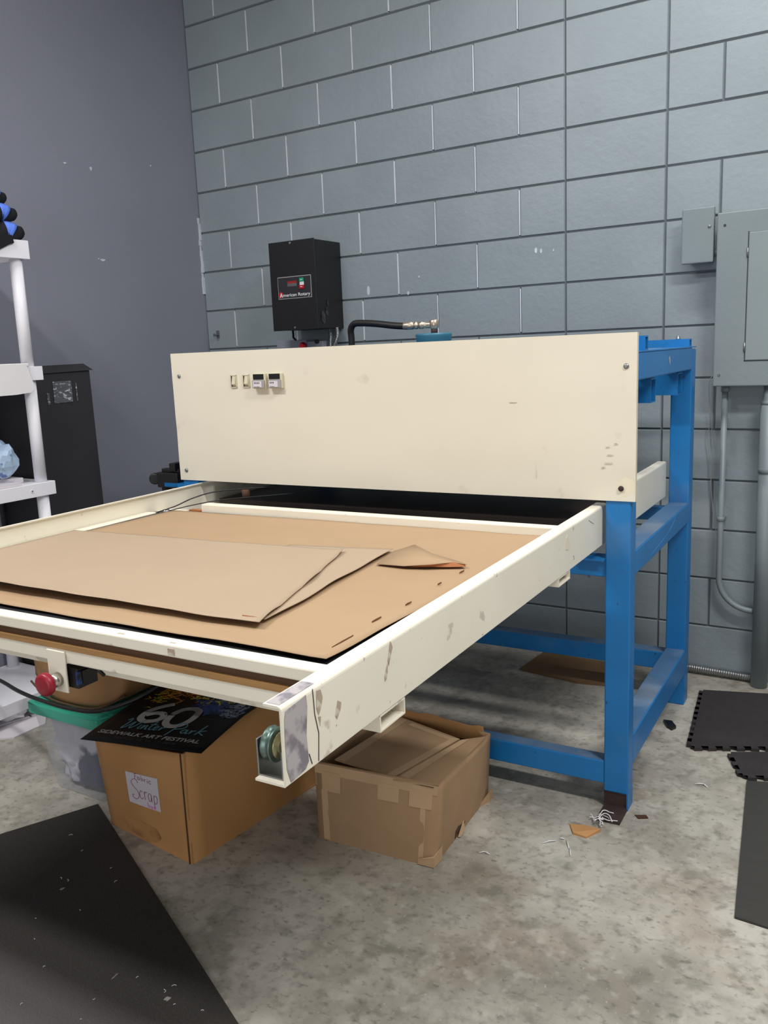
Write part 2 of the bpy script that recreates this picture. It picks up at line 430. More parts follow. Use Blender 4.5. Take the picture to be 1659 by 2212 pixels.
# scuff on the side rail and small flange tab with a bolt under the bed
part(B().m('blue_scuff').extr([(XR+.0002, -.98, .728), (XR+.0002, -.72, .748), (XR+.0002, -.62, .772), (XR+.0002, -.60, .778), (XR+.0002, -.66, .755), (XR+.0002, -.82, .736)], (.0006, 0, 0)), 'paint_scuff')
part(B().m('chip').extr([(XR+.0002, -.765, 1.318), (XR+.0002, -.755, 1.325), (XR+.0002, -.745, 1.312), (XR+.0002, -.75, 1.296)], (.0006, 0, 0)), 'paint_chip')
part(B().box(xb-.10, xb, -1.24, -1.165, .764, .769), 'bolt_tab', 'blue')
part(B().lathe((2.534, -1.19, .70), (0, 0, 1), [(0, .004), (.062, .004), (.063, .009), (.07, .009)], 10), 'levelling_bolt', 'chrome')
def rtube(b, x0, x1, y0, y1, z0, z1, t=.004):
    """rectangular tube along x, open ends"""
    b.box(x0, x1, y0, y1, z0, z0+t); b.box(x0, x1, y0, y1, z1-t, z1); b.box(x0, x1, y0, y0+t, z0+t, z1-t); b.box(x0, x1, y1-t, y1, z0+t, z1-t)
    return b
t = part(rtube(B(), XL, XR, -1.088, -1.05, 1.349, 1.390), 'top_cross_tube', 'blue')
part(B().lathe((2.628, -1.069, 1.389), (0, 0, 1), [(0, .008), (.006, .008), (.006, .005), (.012, .005)], 10), 'bolt', 'chrome', t)
t = part(rtube(B(), XL, XR, -.43, -.39, 1.349, 1.376), 'top_cross_tube', 'blue')
part(B().lathe((2.620, -.41, 1.375), (0, 0, 1), [(0, .008), (.006, .008), (.006, .005), (.012, .005)], 10), 'bolt', 'chrome', t)
part(rtube(B(), XL+.02, 2.640, -.908, -.845, 1.188, 1.262), 'hanging_cross_tube', 'blue')
part(rtube(B(), XL+.02, 2.640, -.50, -.42, 1.186, 1.262), 'hanging_cross_tube', 'blue')
# front panel
PX0, PX1, PZ0, PZ1 = 1.004, 2.674, .9385, 1.3995
b = bmesh.new()
nx, nz = 60, 20
vs = [[b.verts.new((PX0+(PX1-PX0)*i/nx, -1.2295-.0022*math.sin(i/nx*PI)+.0016*noise.noise(Vector((i*.13, j*.2, 0)))
      -.004*math.exp(-((i/nx-.985)**2)/.0006-((j/nz-.09)**2)/.008)*(-1), PZ0+(PZ1-PZ0)*j/nz)) for j in range(nz+1)] for i in range(nx+1)]
for i in range(nx):
    for j in range(nz): b.faces.new([vs[i][j], vs[i+1][j], vs[i+1][j+1], vs[i][j+1]]).smooth = True
bb = B().m('panel'); bb.merge(b)
bb.m('cream'); bb.box(PX0, PX1, -1.2272, -1.2245, PZ0+.001, PZ1)
bb.box(PX0, PX1, -1.228, -1.212, PZ1-.0022, PZ1); bb.box(PX0, PX1, -1.228, -1.215, PZ0, PZ0+.002); bb.box(PX1-.002, PX1, -1.228, -1.214, PZ0, PZ1)
bb.box(PX0, PX0+.002, -1.228, -1.214, PZ0, PZ1)
fp = part(bb, 'front_panel', None)
for x, z, c in ((1.038, 1.318, 'steel'), (2.645, 1.310, 'steel'), (2.634, .974, 'rust'), (1.036, .975, 'steel')):
    part(B().lathe((x, -1.229, z), (0, -1, 0), [(0, .008), (.003, .007), (.005, .0035)], 12), 'screw', c, fp)
for x, z, w in ((2.60, 1.045, .012), (2.585, 1.033, .006), (2.604, 1.068, .009), (2.597, 1.09, .006), (2.62, 1.10, .005), (2.32, 1.215, .012)):
    part(B().m('smear').extr([(x+w*math.cos(a), -1.2318, z+.0018*math.sin(a)*(1+.4*math.sin(2*a+x*90))) for a in [i*PI/6 for i in range(12)]], (0, -.0004, 0)), 'scuff_mark', None, fp)
part(B().m('smear').extr([(2.3885, -1.2318, .995), (2.3895, -1.2318, .995), (2.389, -1.2318, 1.04)], (0, -.0004, 0)), 'scratch', None, fp)
PY = -1.2315
for x0, x1 in ((1.278, 1.305), (1.332, 1.361)):
    z0, z1 = 1.274, 1.317
    sw = part(B().m('beige').box(x0, x1, PY-.004, PY, z0, z0+.003).box(x0, x1, PY-.004, PY, z1-.003, z1).box(x0, x0+.003, PY-.004, PY, z0, z1).box(x1-.003, x1, PY-.004, PY, z0, z1)
              .m('maroon').box(x0+.003, x1-.003, PY-.001, PY, z0+.003, z1-.003), 'rocker_switch', None, fp)
    xm = x0+.010
    part(B().m('beige').extr([(xm, PY, z0+.005), (xm, PY-.002, z0+.005), (xm, PY-.010, z0+.012), (xm, PY-.004, z1-.004), (xm, PY, z1-.004)], (x1-.004-xm, 0, 0)), 'rocker', None, sw)
for x0, x1, dg in ((1.384, 1.437, 4), (1.451, 1.505, 3)):
    z0, z1 = 1.269, 1.319
    tm = part(B().m('beige').box(x0, x1, PY-.012, PY, z0, z1, .001), 'preset_timer', None, fp)
    part(B().m('blackplastic').box(x0+.002, x1-.007, PY-.0135, PY-.011, z1-.019, z1-.001), 'display', None, tm)
    part(B().m('bezel').box(x0+.001, x1-.003, PY-.019, PY-.012, z0+.002, z1-.021, .001), 'bezel', None, tm)
    part(B().m('paper').box(x0+.006, x1-.012, PY-.0205, PY-.0185, z0+.005, z1-.025), 'setting_card', None, tm)
    b = B().m('crack')
    for q in range(dg):
        xq = x0+.011+q*.0062
        b.box(xq, xq+.0028, PY-.0212, PY-.020, z0+.017, z0+.022); b.box(xq, xq+.0028, PY-.0212, PY-.020, z0+.006, z0+.008)
    part(b, 'thumbwheel_digits', None, tm)
# platens inside the frame
part(B().box(1.12, 2.50, -1.16, -.42, .80, .862, .004), 'lower_platen', 'platen')
part(B().box(1.12, 2.46, -1.14, -.46, .955, 1.03, .004), 'upper_platen', 'platen')
part(B().box(1.25, 2.40, -1.02, -.55, 1.03, 1.10, .004), 'upper_platen_backing', 'darksteel')
cyl = part(B().lathe((1.842, -.77, 1.10), (0, 0, 1), [(0, .05), (.14, .05), (.14, .063), (.318, .063), (.326, .066), (.333, .064)], 40), 'hydraulic_cylinder', 'teal')
part(B().box(1.70, 1.98, -.85, -.69, 1.255, 1.27), 'cylinder_plate', 'blue')
part(B().m('rust').lathe((1.845, -.77, 1.43), (0, 0, 1), [(0, .012), (.02, .012)], 14), 'port_stub', None, cyl)
hose = part(B().tube(spline([(1.47, -.74, 1.05), (1.474, -.74, 1.25), (1.476, -.74, 1.42), (1.478, -.745, 1.462), (1.495, -.75, 1.482), (1.525, -.755, 1.485), (1.60, -.765, 1.479), (1.68, -.77, 1.468), (1.735, -.77, 1.463)], 6), .0125, 16), 'hydraulic_hose', 'rubberhose')
part(B().m('brass').lathe((1.722, -.77, 1.4645), (1, 0, -.01), [(0, .0135), (.004, .0145), (.038, .0145), (.04, .011), (.046, .011), (.047, .014), (.055, .014), (.056, .010), (.064, .010), (.065, .0135), (.078, .0135), (.079, .011), (.105, .0125), (.118, .0125)], 12), 'crimp_fitting', None, hose)
part(B().m('brass').lathe((1.845, -.77, 1.447), (0, 0, 1), [(0, .012), (.006, .017), (.030, .018), (.034, .014)], 8), 'elbow_fitting', None, hose)
# ---- pull-out bed
CX, CXL, CZ0, CZ1, CY = 2.5786, 1.056, .805, .921, -2.746
def channel(x, sgn, y0, y1, z0, z1, top, bot, t=.0035, r=.007):
    """C channel along y, web outer face at x, lips toward -sgn"""
    prof = []
    for k in range(5):
        a = k*PI/8; prof.append((x-sgn*(r-r*math.cos(PI/2-a)) if 0 else x-sgn*r+sgn*r*math.sin(a), z1-r+r*math.cos(a)))
    prof += [(x, z0+.002), (x-sgn*.002, z0), (x-sgn*bot, z0), (x-sgn*bot, z0+t), (x-sgn*t, z0+t), (x-sgn*t, z1-t), (x-sgn*top, z1-t), (x-sgn*top, z1)]
    return B().extr([(px, y0, pz) for px, pz in prof], (0, y1-y0, 0))
rail = part(channel(CX, 1, CY, -1.17, CZ0, CZ1, .030, .052), 'side_channel', 'cream_rail')
part(channel(2.5795, 1, -1.166, -.37, .806, .937, .03, .05), 'rear_channel', 'cream_rail')
railL = part(channel(1.087, -1, CY, -.37, .812, .930, .016, .050), 'side_channel', 'cream_rail')
def xdecal(pts, off=.0004, t=.0005): return [(CX+off, y, z) for y, z in pts]
b = B().m('residue').extr(xdecal([(-2.738, .912), (-2.69, .917), (-2.688, .90), (-2.694, .86), (-2.692, .82), (-2.70, .812), (-2.735, .809), (-2.742, .83), (-2.7425, .87), (-2.741, .90)]), (.0006, 0, 0))
part(b, 'tape_residue', None, rail)
for pl_ in ([(-2.673, .919), (-2.671, .88), (-2.664, .85), (-2.668, .809)], [(-2.69, .83), (-2.684, .812)], [(-1.35, .905), (-1.32, .892), (-1.30, .885)]):
    b = B().m('crack')
    n_ = len(pl_); up_ = [b.bm.verts.new((CX+.0008, y+.0006, z)) for y, z in pl_]; dn_ = [b.bm.verts.new((CX+.0008, y-.0006, z)) for y, z in pl_]
    ub_ = [b.bm.verts.new((CX+.0002, y+.0008, z)) for y, z in pl_]; db_ = [b.bm.verts.new((CX+.0002, y-.0008, z)) for y, z in pl_]
    for q in range(n_-1):
        b.face([up_[q], up_[q+1], dn_[q+1], dn_[q]]); b.face([up_[q], ub_[q], ub_[q+1], up_[q+1]]); b.face([dn_[q], dn_[q+1], db_[q+1], db_[q]])
    part(b, 'crack_line', None, rail)
for pl_ in ([(-2.664, .913), (-2.654, .911), (-2.650, .898), (-2.655, .884), (-2.662, .876), (-2.666, .888)], [(-2.663, .874), (-2.657, .872), (-2.659, .858)],
            [(-2.612, .878), (-2.603, .872), (-2.606, .862), (-2.616, .851), (-2.620, .858)],
            [(-2.452, .917), (-2.449, .914), (-2.445, .905), (-2.452, .893), (-2.459, .878), (-2.462, .888), (-2.457, .902)],
            [(-2.463, .884), (-2.464, .87), (-2.469, .858), (-2.474, .857), (-2.474, .866), (-2.468, .876)]):
    part(B().m('chip').extr(xdecal(pl_), (.0005, 0, 0)), 'paint_chip', None, rail)
b = B().m('cream').extr(xdecal([(-1.545, .896), (-1.535, .903), (-1.515, .87), (-1.525, .862), (-1.548, .866)]), (.0006, 0, 0))
part(b, 'pale_sticker_scrap', None, rail)
b = B().m('residue').box(CX-.027, CX-.006, -2.742, -2.66, CZ1+.0002, CZ1+.0008)
part(b, 'tape_residue', None, rail)
# bearing wheel and bracket inside the front end of the right channel
br = part(B().m('steel').box(2.524, 2.527, -2.737, -2.690, .8095, .862, .001).box(2.524, 2.572, -2.737, -2.690, .8085, .8108).box(2.566, 2.570, -2.737, -2.690, .8108, .85), 'wheel_bracket')
w = part(B().m('wheelgreen').lathe((2.530, -2.714, .848), (1, 0, 0), [(0, .023), (.003, .0245), (.006, .021), (.011, .021), (.014, .0245), (.017, .0245)], 30)
         .m('zincyel').lathe((2.547, -2.714, .848), (1, 0, 0), [(0, .019), (.004, .019), (.004, .012), (.008, .012)], 24), 'bearing_wheel', None, br)
# fork pockets under the channel
def pocket(y0, y1, z0, z1):
    t = .003
    return (B().box(1.10, CX-.0008, y0, y1, z0, z0+t).box(1.10, CX-.0008, y0, y0+t, z0+t, z1).box(1.10, CX-.0008, y1-t, y1, z0+t, z1).box(1.10, CX-.0008, y0+t, y1-t, z1-t, z1))
part(pocket(-2.492, -2.408, .776, .8048), 'cross_tube', 'cream_rail')
part(pocket(-1.60, -1.51, .782, .8048), 'cross_tube', 'cream_rail')
# bed frame beams
xi0, xi1 = 1.091, CX-.004
part(B().box(xi0, xi1, -2.553, -2.521, .868, .891, .003), 'front_upper_beam', 'cream_rail')
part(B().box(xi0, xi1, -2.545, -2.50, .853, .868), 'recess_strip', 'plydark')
part(B().box(xi0, xi1, -2.553, -2.49, .8425, .8535), 'plywood_sheet', 'ply')
part(B().box(xi0, xi1, -2.552, -2.52, .815, .8425, .003), 'front_lower_beam', 'cream_rail')
part(B().box(1.285, xi1, -1.442, -1.405, .868, .897, .003), 'rear_beam', 'cream_rail')
part(B().box(1.093, 1.135, -2.52, -1.50, .838, .872, .003), 'inner_side_rail', 'cream_rail')
part(B().box(1.12, 2.55, -2.519, -1.445, .853, .869, .002), 'bed_pad', 'board')
part(B().m('cream_rail').box(1.092, 1.20, -1.46, -1.41, .842, .868, .002), 'roller_bracket')
part(B().lathe((1.15, -1.47, .862), (0, 0, 1), [(0, .014), (.012, .014), (.015, .010)], 16), 'bracket_bolt', 'steel')
part(B().box(1.20, 1.36, -1.41, -1.39, .862, .868), 'wood_strip', 'kraftin')
b = B().tube(spline([(1.14, -1.50, .872), (1.17, -1.44, .885), (1.20, -1.38, .905), (1.26, -1.31, .92), (1.42, -1.2, .925)], 5), .0022, 6)
b.tube(spline([(1.16, -1.46, .872), (1.22, -1.40, .885), (1.30, -1.33, .895), (1.50, -1.2, .905)], 5), .0018, 6)
part(b, 'tension_wire', 'darksteel')
part(B().lathe((1.30, -1.22, .88), (0, 0, 1), [(0, .012), (.03, .016), (.034, .010)], 14), 'rubber_stop', 'plydark')
# chips on the upper beam
for q in ((2.19, 2.206, -2.5536, -2.553, .872, .884), (2.188, 2.200, -2.545, -2.541, .891, .8914), (2.06, 2.075, -2.545, -2.540, .891, .8914), (2.26, 2.30, -2.541, -2.5405, .891, .8914)):
    part(B().m('chip').box(*q), 'paint_chip')
# emergency stop
es = part(B().box(1.874, 1.924, -2.5575, -2.553, .757, .84, .0015), 'stop_bracket', 'cream_rail')
part(B().lathe((1.901, -2.5575, .783), (0, -1, 0), [(0, .014), (.014, .014), (.020, .011)], 20), 'chrome_collar', 'chrome', es)
part(B().lathe((1.901, -2.577, .783), (0, -1, 0), [(0, .012), (.004, .021), (.008, .0225), (.014, .0225), (.018, .021), (.020, .016), (.0205, .006)], 28), 'mushroom_button', 'stopred', es)
part(B().m('blackplastic').box(1.90, 1.944, -2.548, -2.50, .765, .806, .002).box(1.944, 1.949, -2.54, -2.51, .775, .80).m('ink_blue').box(1.944, 1.9475, -2.552, -2.541, .775, .80)
     .m('blackplastic').tube([(1.93, -2.52, .80), (1.96, -2.52, .806), (1.985, -2.52, .79)], .0035, 8), 'contact_block', None, es)
# black valve fitting at the left of the frame, and its round knob
kn = part(B().m('blackplastic').box(.862, .968, -1.21, -1.16, .90, .958, .004).box(.88, .968, -1.20, -1.17, .958, .972, .003).box(.875, .90, -1.20, -1.17, .885, .90).box(.93, .96, -1.21, -1.16, .965, .995, .003), 'side_clamp')
part(B().m('blackplastic').lathe((.835, -1.19, .93), (.5, -.85, 0), [(-.012, .019), (-.008, .022), (.008, .022), (.012, .018)], 24).tube([(.84, -1.18, .93), (.87, -1.18, .93)], .006, 8), 'clamp_knob', None, kn)
part(B().box(.90, 1.0, -1.21, -1.17, .905, .92), 'clamp_arm', 'blue')

# ---------------------------------------------------------------- kraft paper on the bed (own things, turned with the bed)
def sheet(outline, z, name, mt, amp=.003, seed=0, curl=None, t=.0008, res=40, under=None):
    """paper sheet: grid clipped to outline by mapping; outline as quad with wavy edges"""
    (x00, y00), (x10, y10), (x11, y11), (x01, y01) = outline   # front-left, front-right, back-right, back-left
    b = B().m(mt); V = []
    n = res
    for i in range(n+1):
        row = []
        for j in range(n+1):
            s, q = i/n, j/n
            x = (x00*(1-s)+x10*s)*(1-q)+(x01*(1-s)+x11*s)*q; y = (y00*(1-s)+y10*s)*(1-q)+(y01*(1-s)+y11*s)*q
            e = noise.noise(Vector((x*7+seed, y*7, 3)))*.006
            if i in (0, n): x += e
            if j in (0, n): y += e
            zz = z+amp*(.5+.5*noise.noise(Vector((x*2.6+seed, y*2.6, seed))))+.25*amp*(1+noise.noise(Vector((x*9, y*9, seed))))
            if curl: zz += curl(s, q)
            row.append(Vector((x, y, zz)))
        V.append(row)
    top = [[b.bm.verts.new(p) for p in r] for r in V]
    bot = [[b.bm.verts.new(p-Vector((0, 0, t))) for p in r] for r in V]
    for i in range(n):
        for j in range(n):
            b.face([top[i][j], top[i+1][j], top[i+1][j+1], top[i][j+1]]).smooth = True
    if under: b.m(under)
    for i in range(n):
        for j in range(n):
            b.face([bot[i][j], bot[i][j+1], bot[i+1][j+1], bot[i+1][j]]).smooth = True
    for i in range(n):
        b.face([top[i][0], bot[i][0], bot[i+1][0], top[i+1][0]]); b.face([top[i][n], top[i+1][n], bot[i+1][n], bot[i][n]])
        b.face([top[0][i], top[0][i+1], bot[0][i+1], bot[0][i]]); b.face([top[n][i], bot[n][i], bot[n][i+1], top[n][i+1]])
    return b
def ex(v, k): return math.exp(-v*k)
big = sheet([(1.14, -2.455), (2.47, -2.475), (2.50, -1.435), (1.17, -1.452)], .8702, 'kraft_paper', 'kraft', .0035, 1, lambda s, q: .010*ex(q, 30)*(.25+.3*math.sin(s*5+.6)**2)+.004*ex(1-s, 25)*(.5+.5*math.sin(q*9)))
# torn slits along the right edge
big.m('slit')
for (ya, yb_) in ((-1.885, -1.86), (-1.99, -1.972), (-2.15, -2.125), (-2.27, -2.235), (-2.42, -2.35)):
    xa_ = 2.440+.004*math.sin(ya*20)
    zz = .8752
    big.hexa([(xa_, ya, zz), (xa_+.0012, (ya+yb_)/2, zz), (xa_+.001, yb_, zz), (xa_-.0008, (ya+yb_)/2, zz)], [(xa_, ya, zz+.0030), (xa_+.0012, (ya+yb_)/2, zz+.0032), (xa_+.001, yb_, zz+.0030), (xa_-.0008, (ya+yb_)/2, zz+.0032)])
big.xf(MW)
tag(big.out('kraft_paper_sheet'), 'large brown kraft paper sheet covering the cream press bed, lowest of the sheets', 'paper sheet')
# flipped-over torn corner of a smaller piece
b = B().m('kraft')
fan = [(2.222, -1.882), (2.30, -1.889), (2.36, -1.874), (2.405, -1.842), (2.437, -1.836), (2.415, -1.812), (2.30, -1.745), (2.215, -1.672), (2.196, -1.75)]
zz_ = [.8785, .882, .887, .889, .885, .882, .8800, .8795, .8785]
n_ = len(fan); vt = [b.bm.verts.new((x, y, z)) for (x, y), z in zip(fan, zz_)]; ct = b.bm.verts.new((2.31, -1.80, .8845)); cb = b.bm.verts.new((2.31, -1.80, .8815))
vb = [b.bm.verts.new((x, y, z-.0012)) for (x, y), z in zip(fan, zz_)]
for i in range(n_):
    b.face([vt[i], vt[(i+1) % n_], ct]).smooth = True; b.m('kraftin'); b.face([vb[(i+1) % n_], vb[i], cb]); b.m('kraft'); b.face([vt[i], vb[i], vb[(i+1) % n_], vt[(i+1) % n_]])
b.m('kraftin').extr([(2.31, -1.886, .8792), (2.40, -1.852, .8792), (2.432, -1.838, .8795), (2.43, -1.834, .8845), (2.40, -1.845, .8885), (2.36, -1.872, .886)], (0, .004, 0))
b.xf(MW)
tag(b.out('folded_paper_flap'), 'small folded-over flap of brown kraft paper with a curled orange edge near the right rail', 'paper piece')
b = sheet([(1.90, -2.34), (2.248, -2.345), (2.187, -1.742), (1.90, -1.79)], .8795, 'pale', 'kraft2', .0018, 5, lambda s, q: .002*ex(1-s, 18)*(.2+.8*math.sin(q*8+1)**2), res=30)
b.xf(MW)
tag(b.out('kraft_paper_sheet'), 'pale kraft sheet whose narrow ragged right strip shows beneath the topmost one', 'paper sheet')
b = sheet([(1.16, -2.395), (2.258, -2.385), (2.088, -1.812), (1.16, -1.865)], .8835, 'top', 'kraft2', .003, 9, lambda s, q: .016*ex(q, 22)*max(0, 1-s*1.1)+.005*ex(1-s, 40)*max(0, math.sin(q*14+.3))+.002*ex(q, 30), res=44)
b.m('kraftin').box(2.20, 2.24, -2.36, -2.359, .8845, .889)
b.xf(MW)
tag(b.out('kraft_paper_sheet'), 'topmost pale kraft paper sheet, front edge curling up at the left', 'paper sheet')

# ---------------------------------------------------------------- control box on the wall
pc = empty('control_box', (.77, 0, 1.497))
tag(pc, 'tall black steel control box with small display, hung on the block wall', 'control box')
cb = part(B().box(.634, .899, -.2135, 0, 1.497, 1.902, .002), 'housing', 'black', pc)
part(B().m('black').box(.632, .901, -.2165, -.212, 1.494, 1.906, .0015), 'cover', None, pc)
for x, z in ((.762, 1.896), (.764, 1.506)):
    part(B().lathe((x, -.2165, z), (0, -1, 0), [(0, .006), (.003, .005)], 10), 'screw', 'chrome', pc)
YL = -.2168
lp = part(B().m('bezel').box(.676, .874, YL-.0014, YL, 1.641, 1.744, .0006).m('darkbez').box(.679, .871, YL-.002, YL-.001, 1.6445, 1.7405), 'label_plate', None, pc)
part(B().m('lcd').box(.735, .790, YL-.003, YL-.0018, 1.698, 1.712).m('ink_red').box(.735, .790, YL-.003, YL-.0018, 1.712, 1.722), 'digit_display', None, lp)
part(B().m('green').box(.808, .832, YL-.006, YL-.0018, 1.716, 1.733, .001), 'start_button', None, lp)
part(B().m('white').box(.808, .832, YL-.003, YL-.0018, 1.700, 1.716), 'button_gap', None, lp)
part(B().m('red').box(.806, .834, YL-.007, YL-.0018, 1.683, 1.700, .001), 'stop_button', None, lp)
part(B().m('white').box(.814, .826, YL-.0072, YL-.0058, 1.723, 1.7255), 'button_mark', None, lp)
part(B().m('white').box(.814, .826, YL-.008, YL-.0066, 1.691, 1.6935), 'button_mark', None, lp)
part(B().m('red').lathe((.693, YL-.0018, 1.661), (0, -1, 0), [(0, .0145), (.0008, .0145)], 24), 'red_disc', None, lp)
mt_ = basis((.686, YL-.0029, 1.650), (1, 0, 0), (0, 0, 1))
text('A', .028, mt_, 'white', lp, 'lettering', .0003, width=.018, bold=.0008)
text('merican Rotary', .021, basis((.706, YL-.0029, 1.652), (1, 0, 0), (0, 0, 1)), 'white', lp, 'lettering', .0003, width=.160, bold=.0002)
b = B().m('scratch')
def smudge(b, cx, cz, w, h, sd):
    b.extr([(.9012, cx+w*math.cos(a)*(1+.5*noise.noise(Vector((a*2, sd, 0)))), cz+h*math.sin(a)*(1+.5*noise.noise(Vector((a*2, sd, 4))))) for a in [i*PI/8 for i in range(16)]], (.0003, 0, 0))
M['smudge_'] = mat('grey_smudge', (74, 74, 78), .7, col2=(36, 36, 38), c2scale=40, c2lo=.45, c2hi=.55)
b = B().m('smudge'); smudge(b, -.17, 1.55, .018, .030, 1); smudge(b, -.14, 1.575, .010, .022, 3); smudge(b, -.13, 1.615, .006, .016, 5)
part(b, 'smudge', None, pc)
def flex(path, r, pitch=.006, seg=14):
    """corrugated armoured conduit"""
    pts = [Vector(p) for p in path]
    L = [0]
    for p, q in zip(pts, pts[1:]): L.append(L[-1]+(q-p).length)
    n = int(L[-1]/pitch)*4; out = []
    k = 0
    for i in range(n+1):
        d = L[-1]*i/n
        while k < len(L)-2 and L[k+1] < d: k += 1
        f = (d-L[k])/max(1e-9, L[k+1]-L[k]); out.append(pts[k].lerp(pts[k+1], f))
    return B().tube(out, r, seg, rfun=lambda i: r*(1 if i % 4 in (0, 1) else .84))
part(flex(spline([(.857, -.06, 1.50), (.858, -.06, 1.46), (.854, -.06, 1.42), (.85, -.06, 1.32)], 4), .0105), 'flexible_conduit', 'steel', pc)
part(flex(spline([(.897, -.06, 1.50), (.900, -.06, 1.47), (.892, -.06, 1.44), (.872, -.06, 1.40), (.862, -.06, 1.34)], 4), .0105), 'flexible_conduit', 'steel', pc)

ds = empty('disconnect_switch', (.64, 0, 1.24))
tag(ds, 'pale grey switch box with a red knob, half hidden under the black control box', 'switch box')
part(B().box(.552, .735, -.10, 0, 1.24, 1.45, .003).m('switchbox').box(.70, .83, -.09, 0, 1.24, 1.44, .003), 'housing', 'switchbox', ds)
part(B().lathe((.722, -.10, 1.420), (0, -1, 0), [(0, .018), (.012, .018), (.014, .012), (.022, .012)], 20), 'rotary_knob', 'red', ds)
part(B().tube(spline([(.66, -.10, 1.50), (.667, -.108, 1.475), (.672, -.115, 1.462), (.69, -.12, 1.45)], 4), .005, 8), 'cable_tie', 'darksteel', ds)
part(B().lathe((.80, -.09, 1.437), (0, -1, 0), [(0, .010), (.012, .010)], 12), 'lock_nut', 'darksteel', ds)

hk = B().m('steel').box(.066, .086, -.004, 0, 1.485, 1.525, .001).lathe((.078, -.004, 1.50), (0, -1, 0), [(0, .007), (.02, .006), (.03, .009)], 10)
tag(hk.out('wall_hook'), 'small metal hook screwed to the block wall in the left corner', 'hook')

# ---------------------------------------------------------------- electrical gear on the right
ep = empty('electrical_panel', (2.84, 0, 1.19))
tag(ep, 'large grey breaker panel with hinged door on the block wall above the thick pipe', 'electrical panel')
part(B().box(2.668, 3.03, -.09, 0, 1.205, 1.815, .003), 'housing', 'grey_box', ep)
part(B().box(2.652, 3.046, -.103, -.09, 1.193, 1.826, .004), 'cover', 'grey_box', ep)
dr = part(B().box(2.764, 2.99, -.1065, -.1025, 1.288, 1.748, .003), 'door', 'grey_door', ep)
part(B().m('gap').box(2.7605, 2.764, -.1036, -.1028, 1.285, 1.751).box(2.7605, 2.99, -.1036, -.1028, 1.2845, 1.288), 'door_gap', None, dr)
for z in (1.677, 1.337):
    part(B().m('steel').lathe((2.7615, -.107, z-.016), (0, 0, 1), [(0, .0035), (.032, .0035)], 10).box(2.757, 2.7615, -.1052, -.103, z-.014, z+.014), 'hinge', None, dr)
part(B().m('gap').lathe((2.679, -.103, 1.780), (0, -1, 0), [(0, .005), (.001, .005)], 12), 'screw_hole', None, ep)
part(B().lathe((2.674, -.103, 1.236), (0, -1, 0), [(0, .005), (.003, .004)], 12), 'screw', 'steel', ep)
jb = empty('junction_box', (2.58, 0, 1.654))
tag(jb, 'small grey painted junction box on the block wall, left of the big breaker panel', 'junction box')
part(B().box(2.530, 2.625, -.065, 0, 1.667, 1.845, .003), 'housing', 'grey_box', jb)
part(B().box(2.520, 2.637, -.082, -.063, 1.655, 1.856, .004), 'cover', 'grey_box', jb)
part(B().lathe((2.621, -.082, 1.785), (0, -1, 0), [(0, .006), (.003, .005), (.003, .002)], 10), 'screw', 'steel', jb)
part(B().lathe((2.625, -.04, 1.69), (1, 0, 0), [(0, .014), (.026, .014)], 14), 'conduit_nipple', 'grey_box', jb)
th = B().m('grey_box').tube([(2.688, -.045, 1.192), (2.686, -.045, .43)]+[(2.686+.125*(1-math.cos(a)), -.045, .43-.125*math.sin(a)) for a in [i*PI/2/10 for i in range(1, 11)]]+[(2.8185, -.045, .305)], .0115, 14)
th.lathe((2.6865, -.045, .66), (0, 0, 1), [(0, .0115), (.002, .0145), (.016, .0145), (.018, .0115)], 14).box(2.668, 2.70, -.034, 0, .665, .675).lathe((2.688, -.045, 1.17), (0, 0, 1), [(0, .016), (.02, .016)], 14)
tag(th.out('thin_conduit'), 'thin grey painted conduit dropping from the breaker panel and bending into the thick pipe', 'conduit')
tk = B().m('grey_box').tube([(2.852, -.055, 0), (2.850, -.055, 1.12)], .0315, 24).lathe((2.850, -.055, 1.12), (0, 0, 1), [(0, .0315), (.012, .030), (.022, .022), (.072, .022)], 24)
tk.lathe((2.851, -.055, .86), (0, 0, 1), [(0, .0315), (.001, .0335), (.02, .0335), (.021, .0315)], 24).box(2.80, 2.90, -.02, 0, .30, .325)
tag(tk.out('thick_pipe'), 'thick grey painted vertical pipe from the floor to the breaker panel', 'pipe')
fx = flex([(1.30, -.030, .026), (2.0, -.028, .026), (2.60, -.026, .024), (2.822, -.028, .02)], .0155, .009)
tag(fx.out('flexible_conduit', 'steel'), 'ribbed metal conduit lying on the floor along the foot of the block wall', 'conduit')
wr = B().tube(spline([(2.640, -.012, 1.235), (2.622, -.02, 1.198), (2.630, -.02, 1.06), (2.623, -.015, .98), (2.634, -.015, .90), (2.642, -.015, .78), (2.655, -.015, .66), (2.672, -.02, .59), (2.682, -.03, .585)], 5), .0018, 6)
wr.tube(spline([(2.640, -.012, 1.225), (2.633, -.01, 1.15), (2.637, -.01, 1.0), (2.644, -.01, .95)], 5), .0014, 6)
tag(wr.out('hanging_wire', 'wire'), 'thin loose wire hanging down the block wall left of the thin conduit', 'wire')

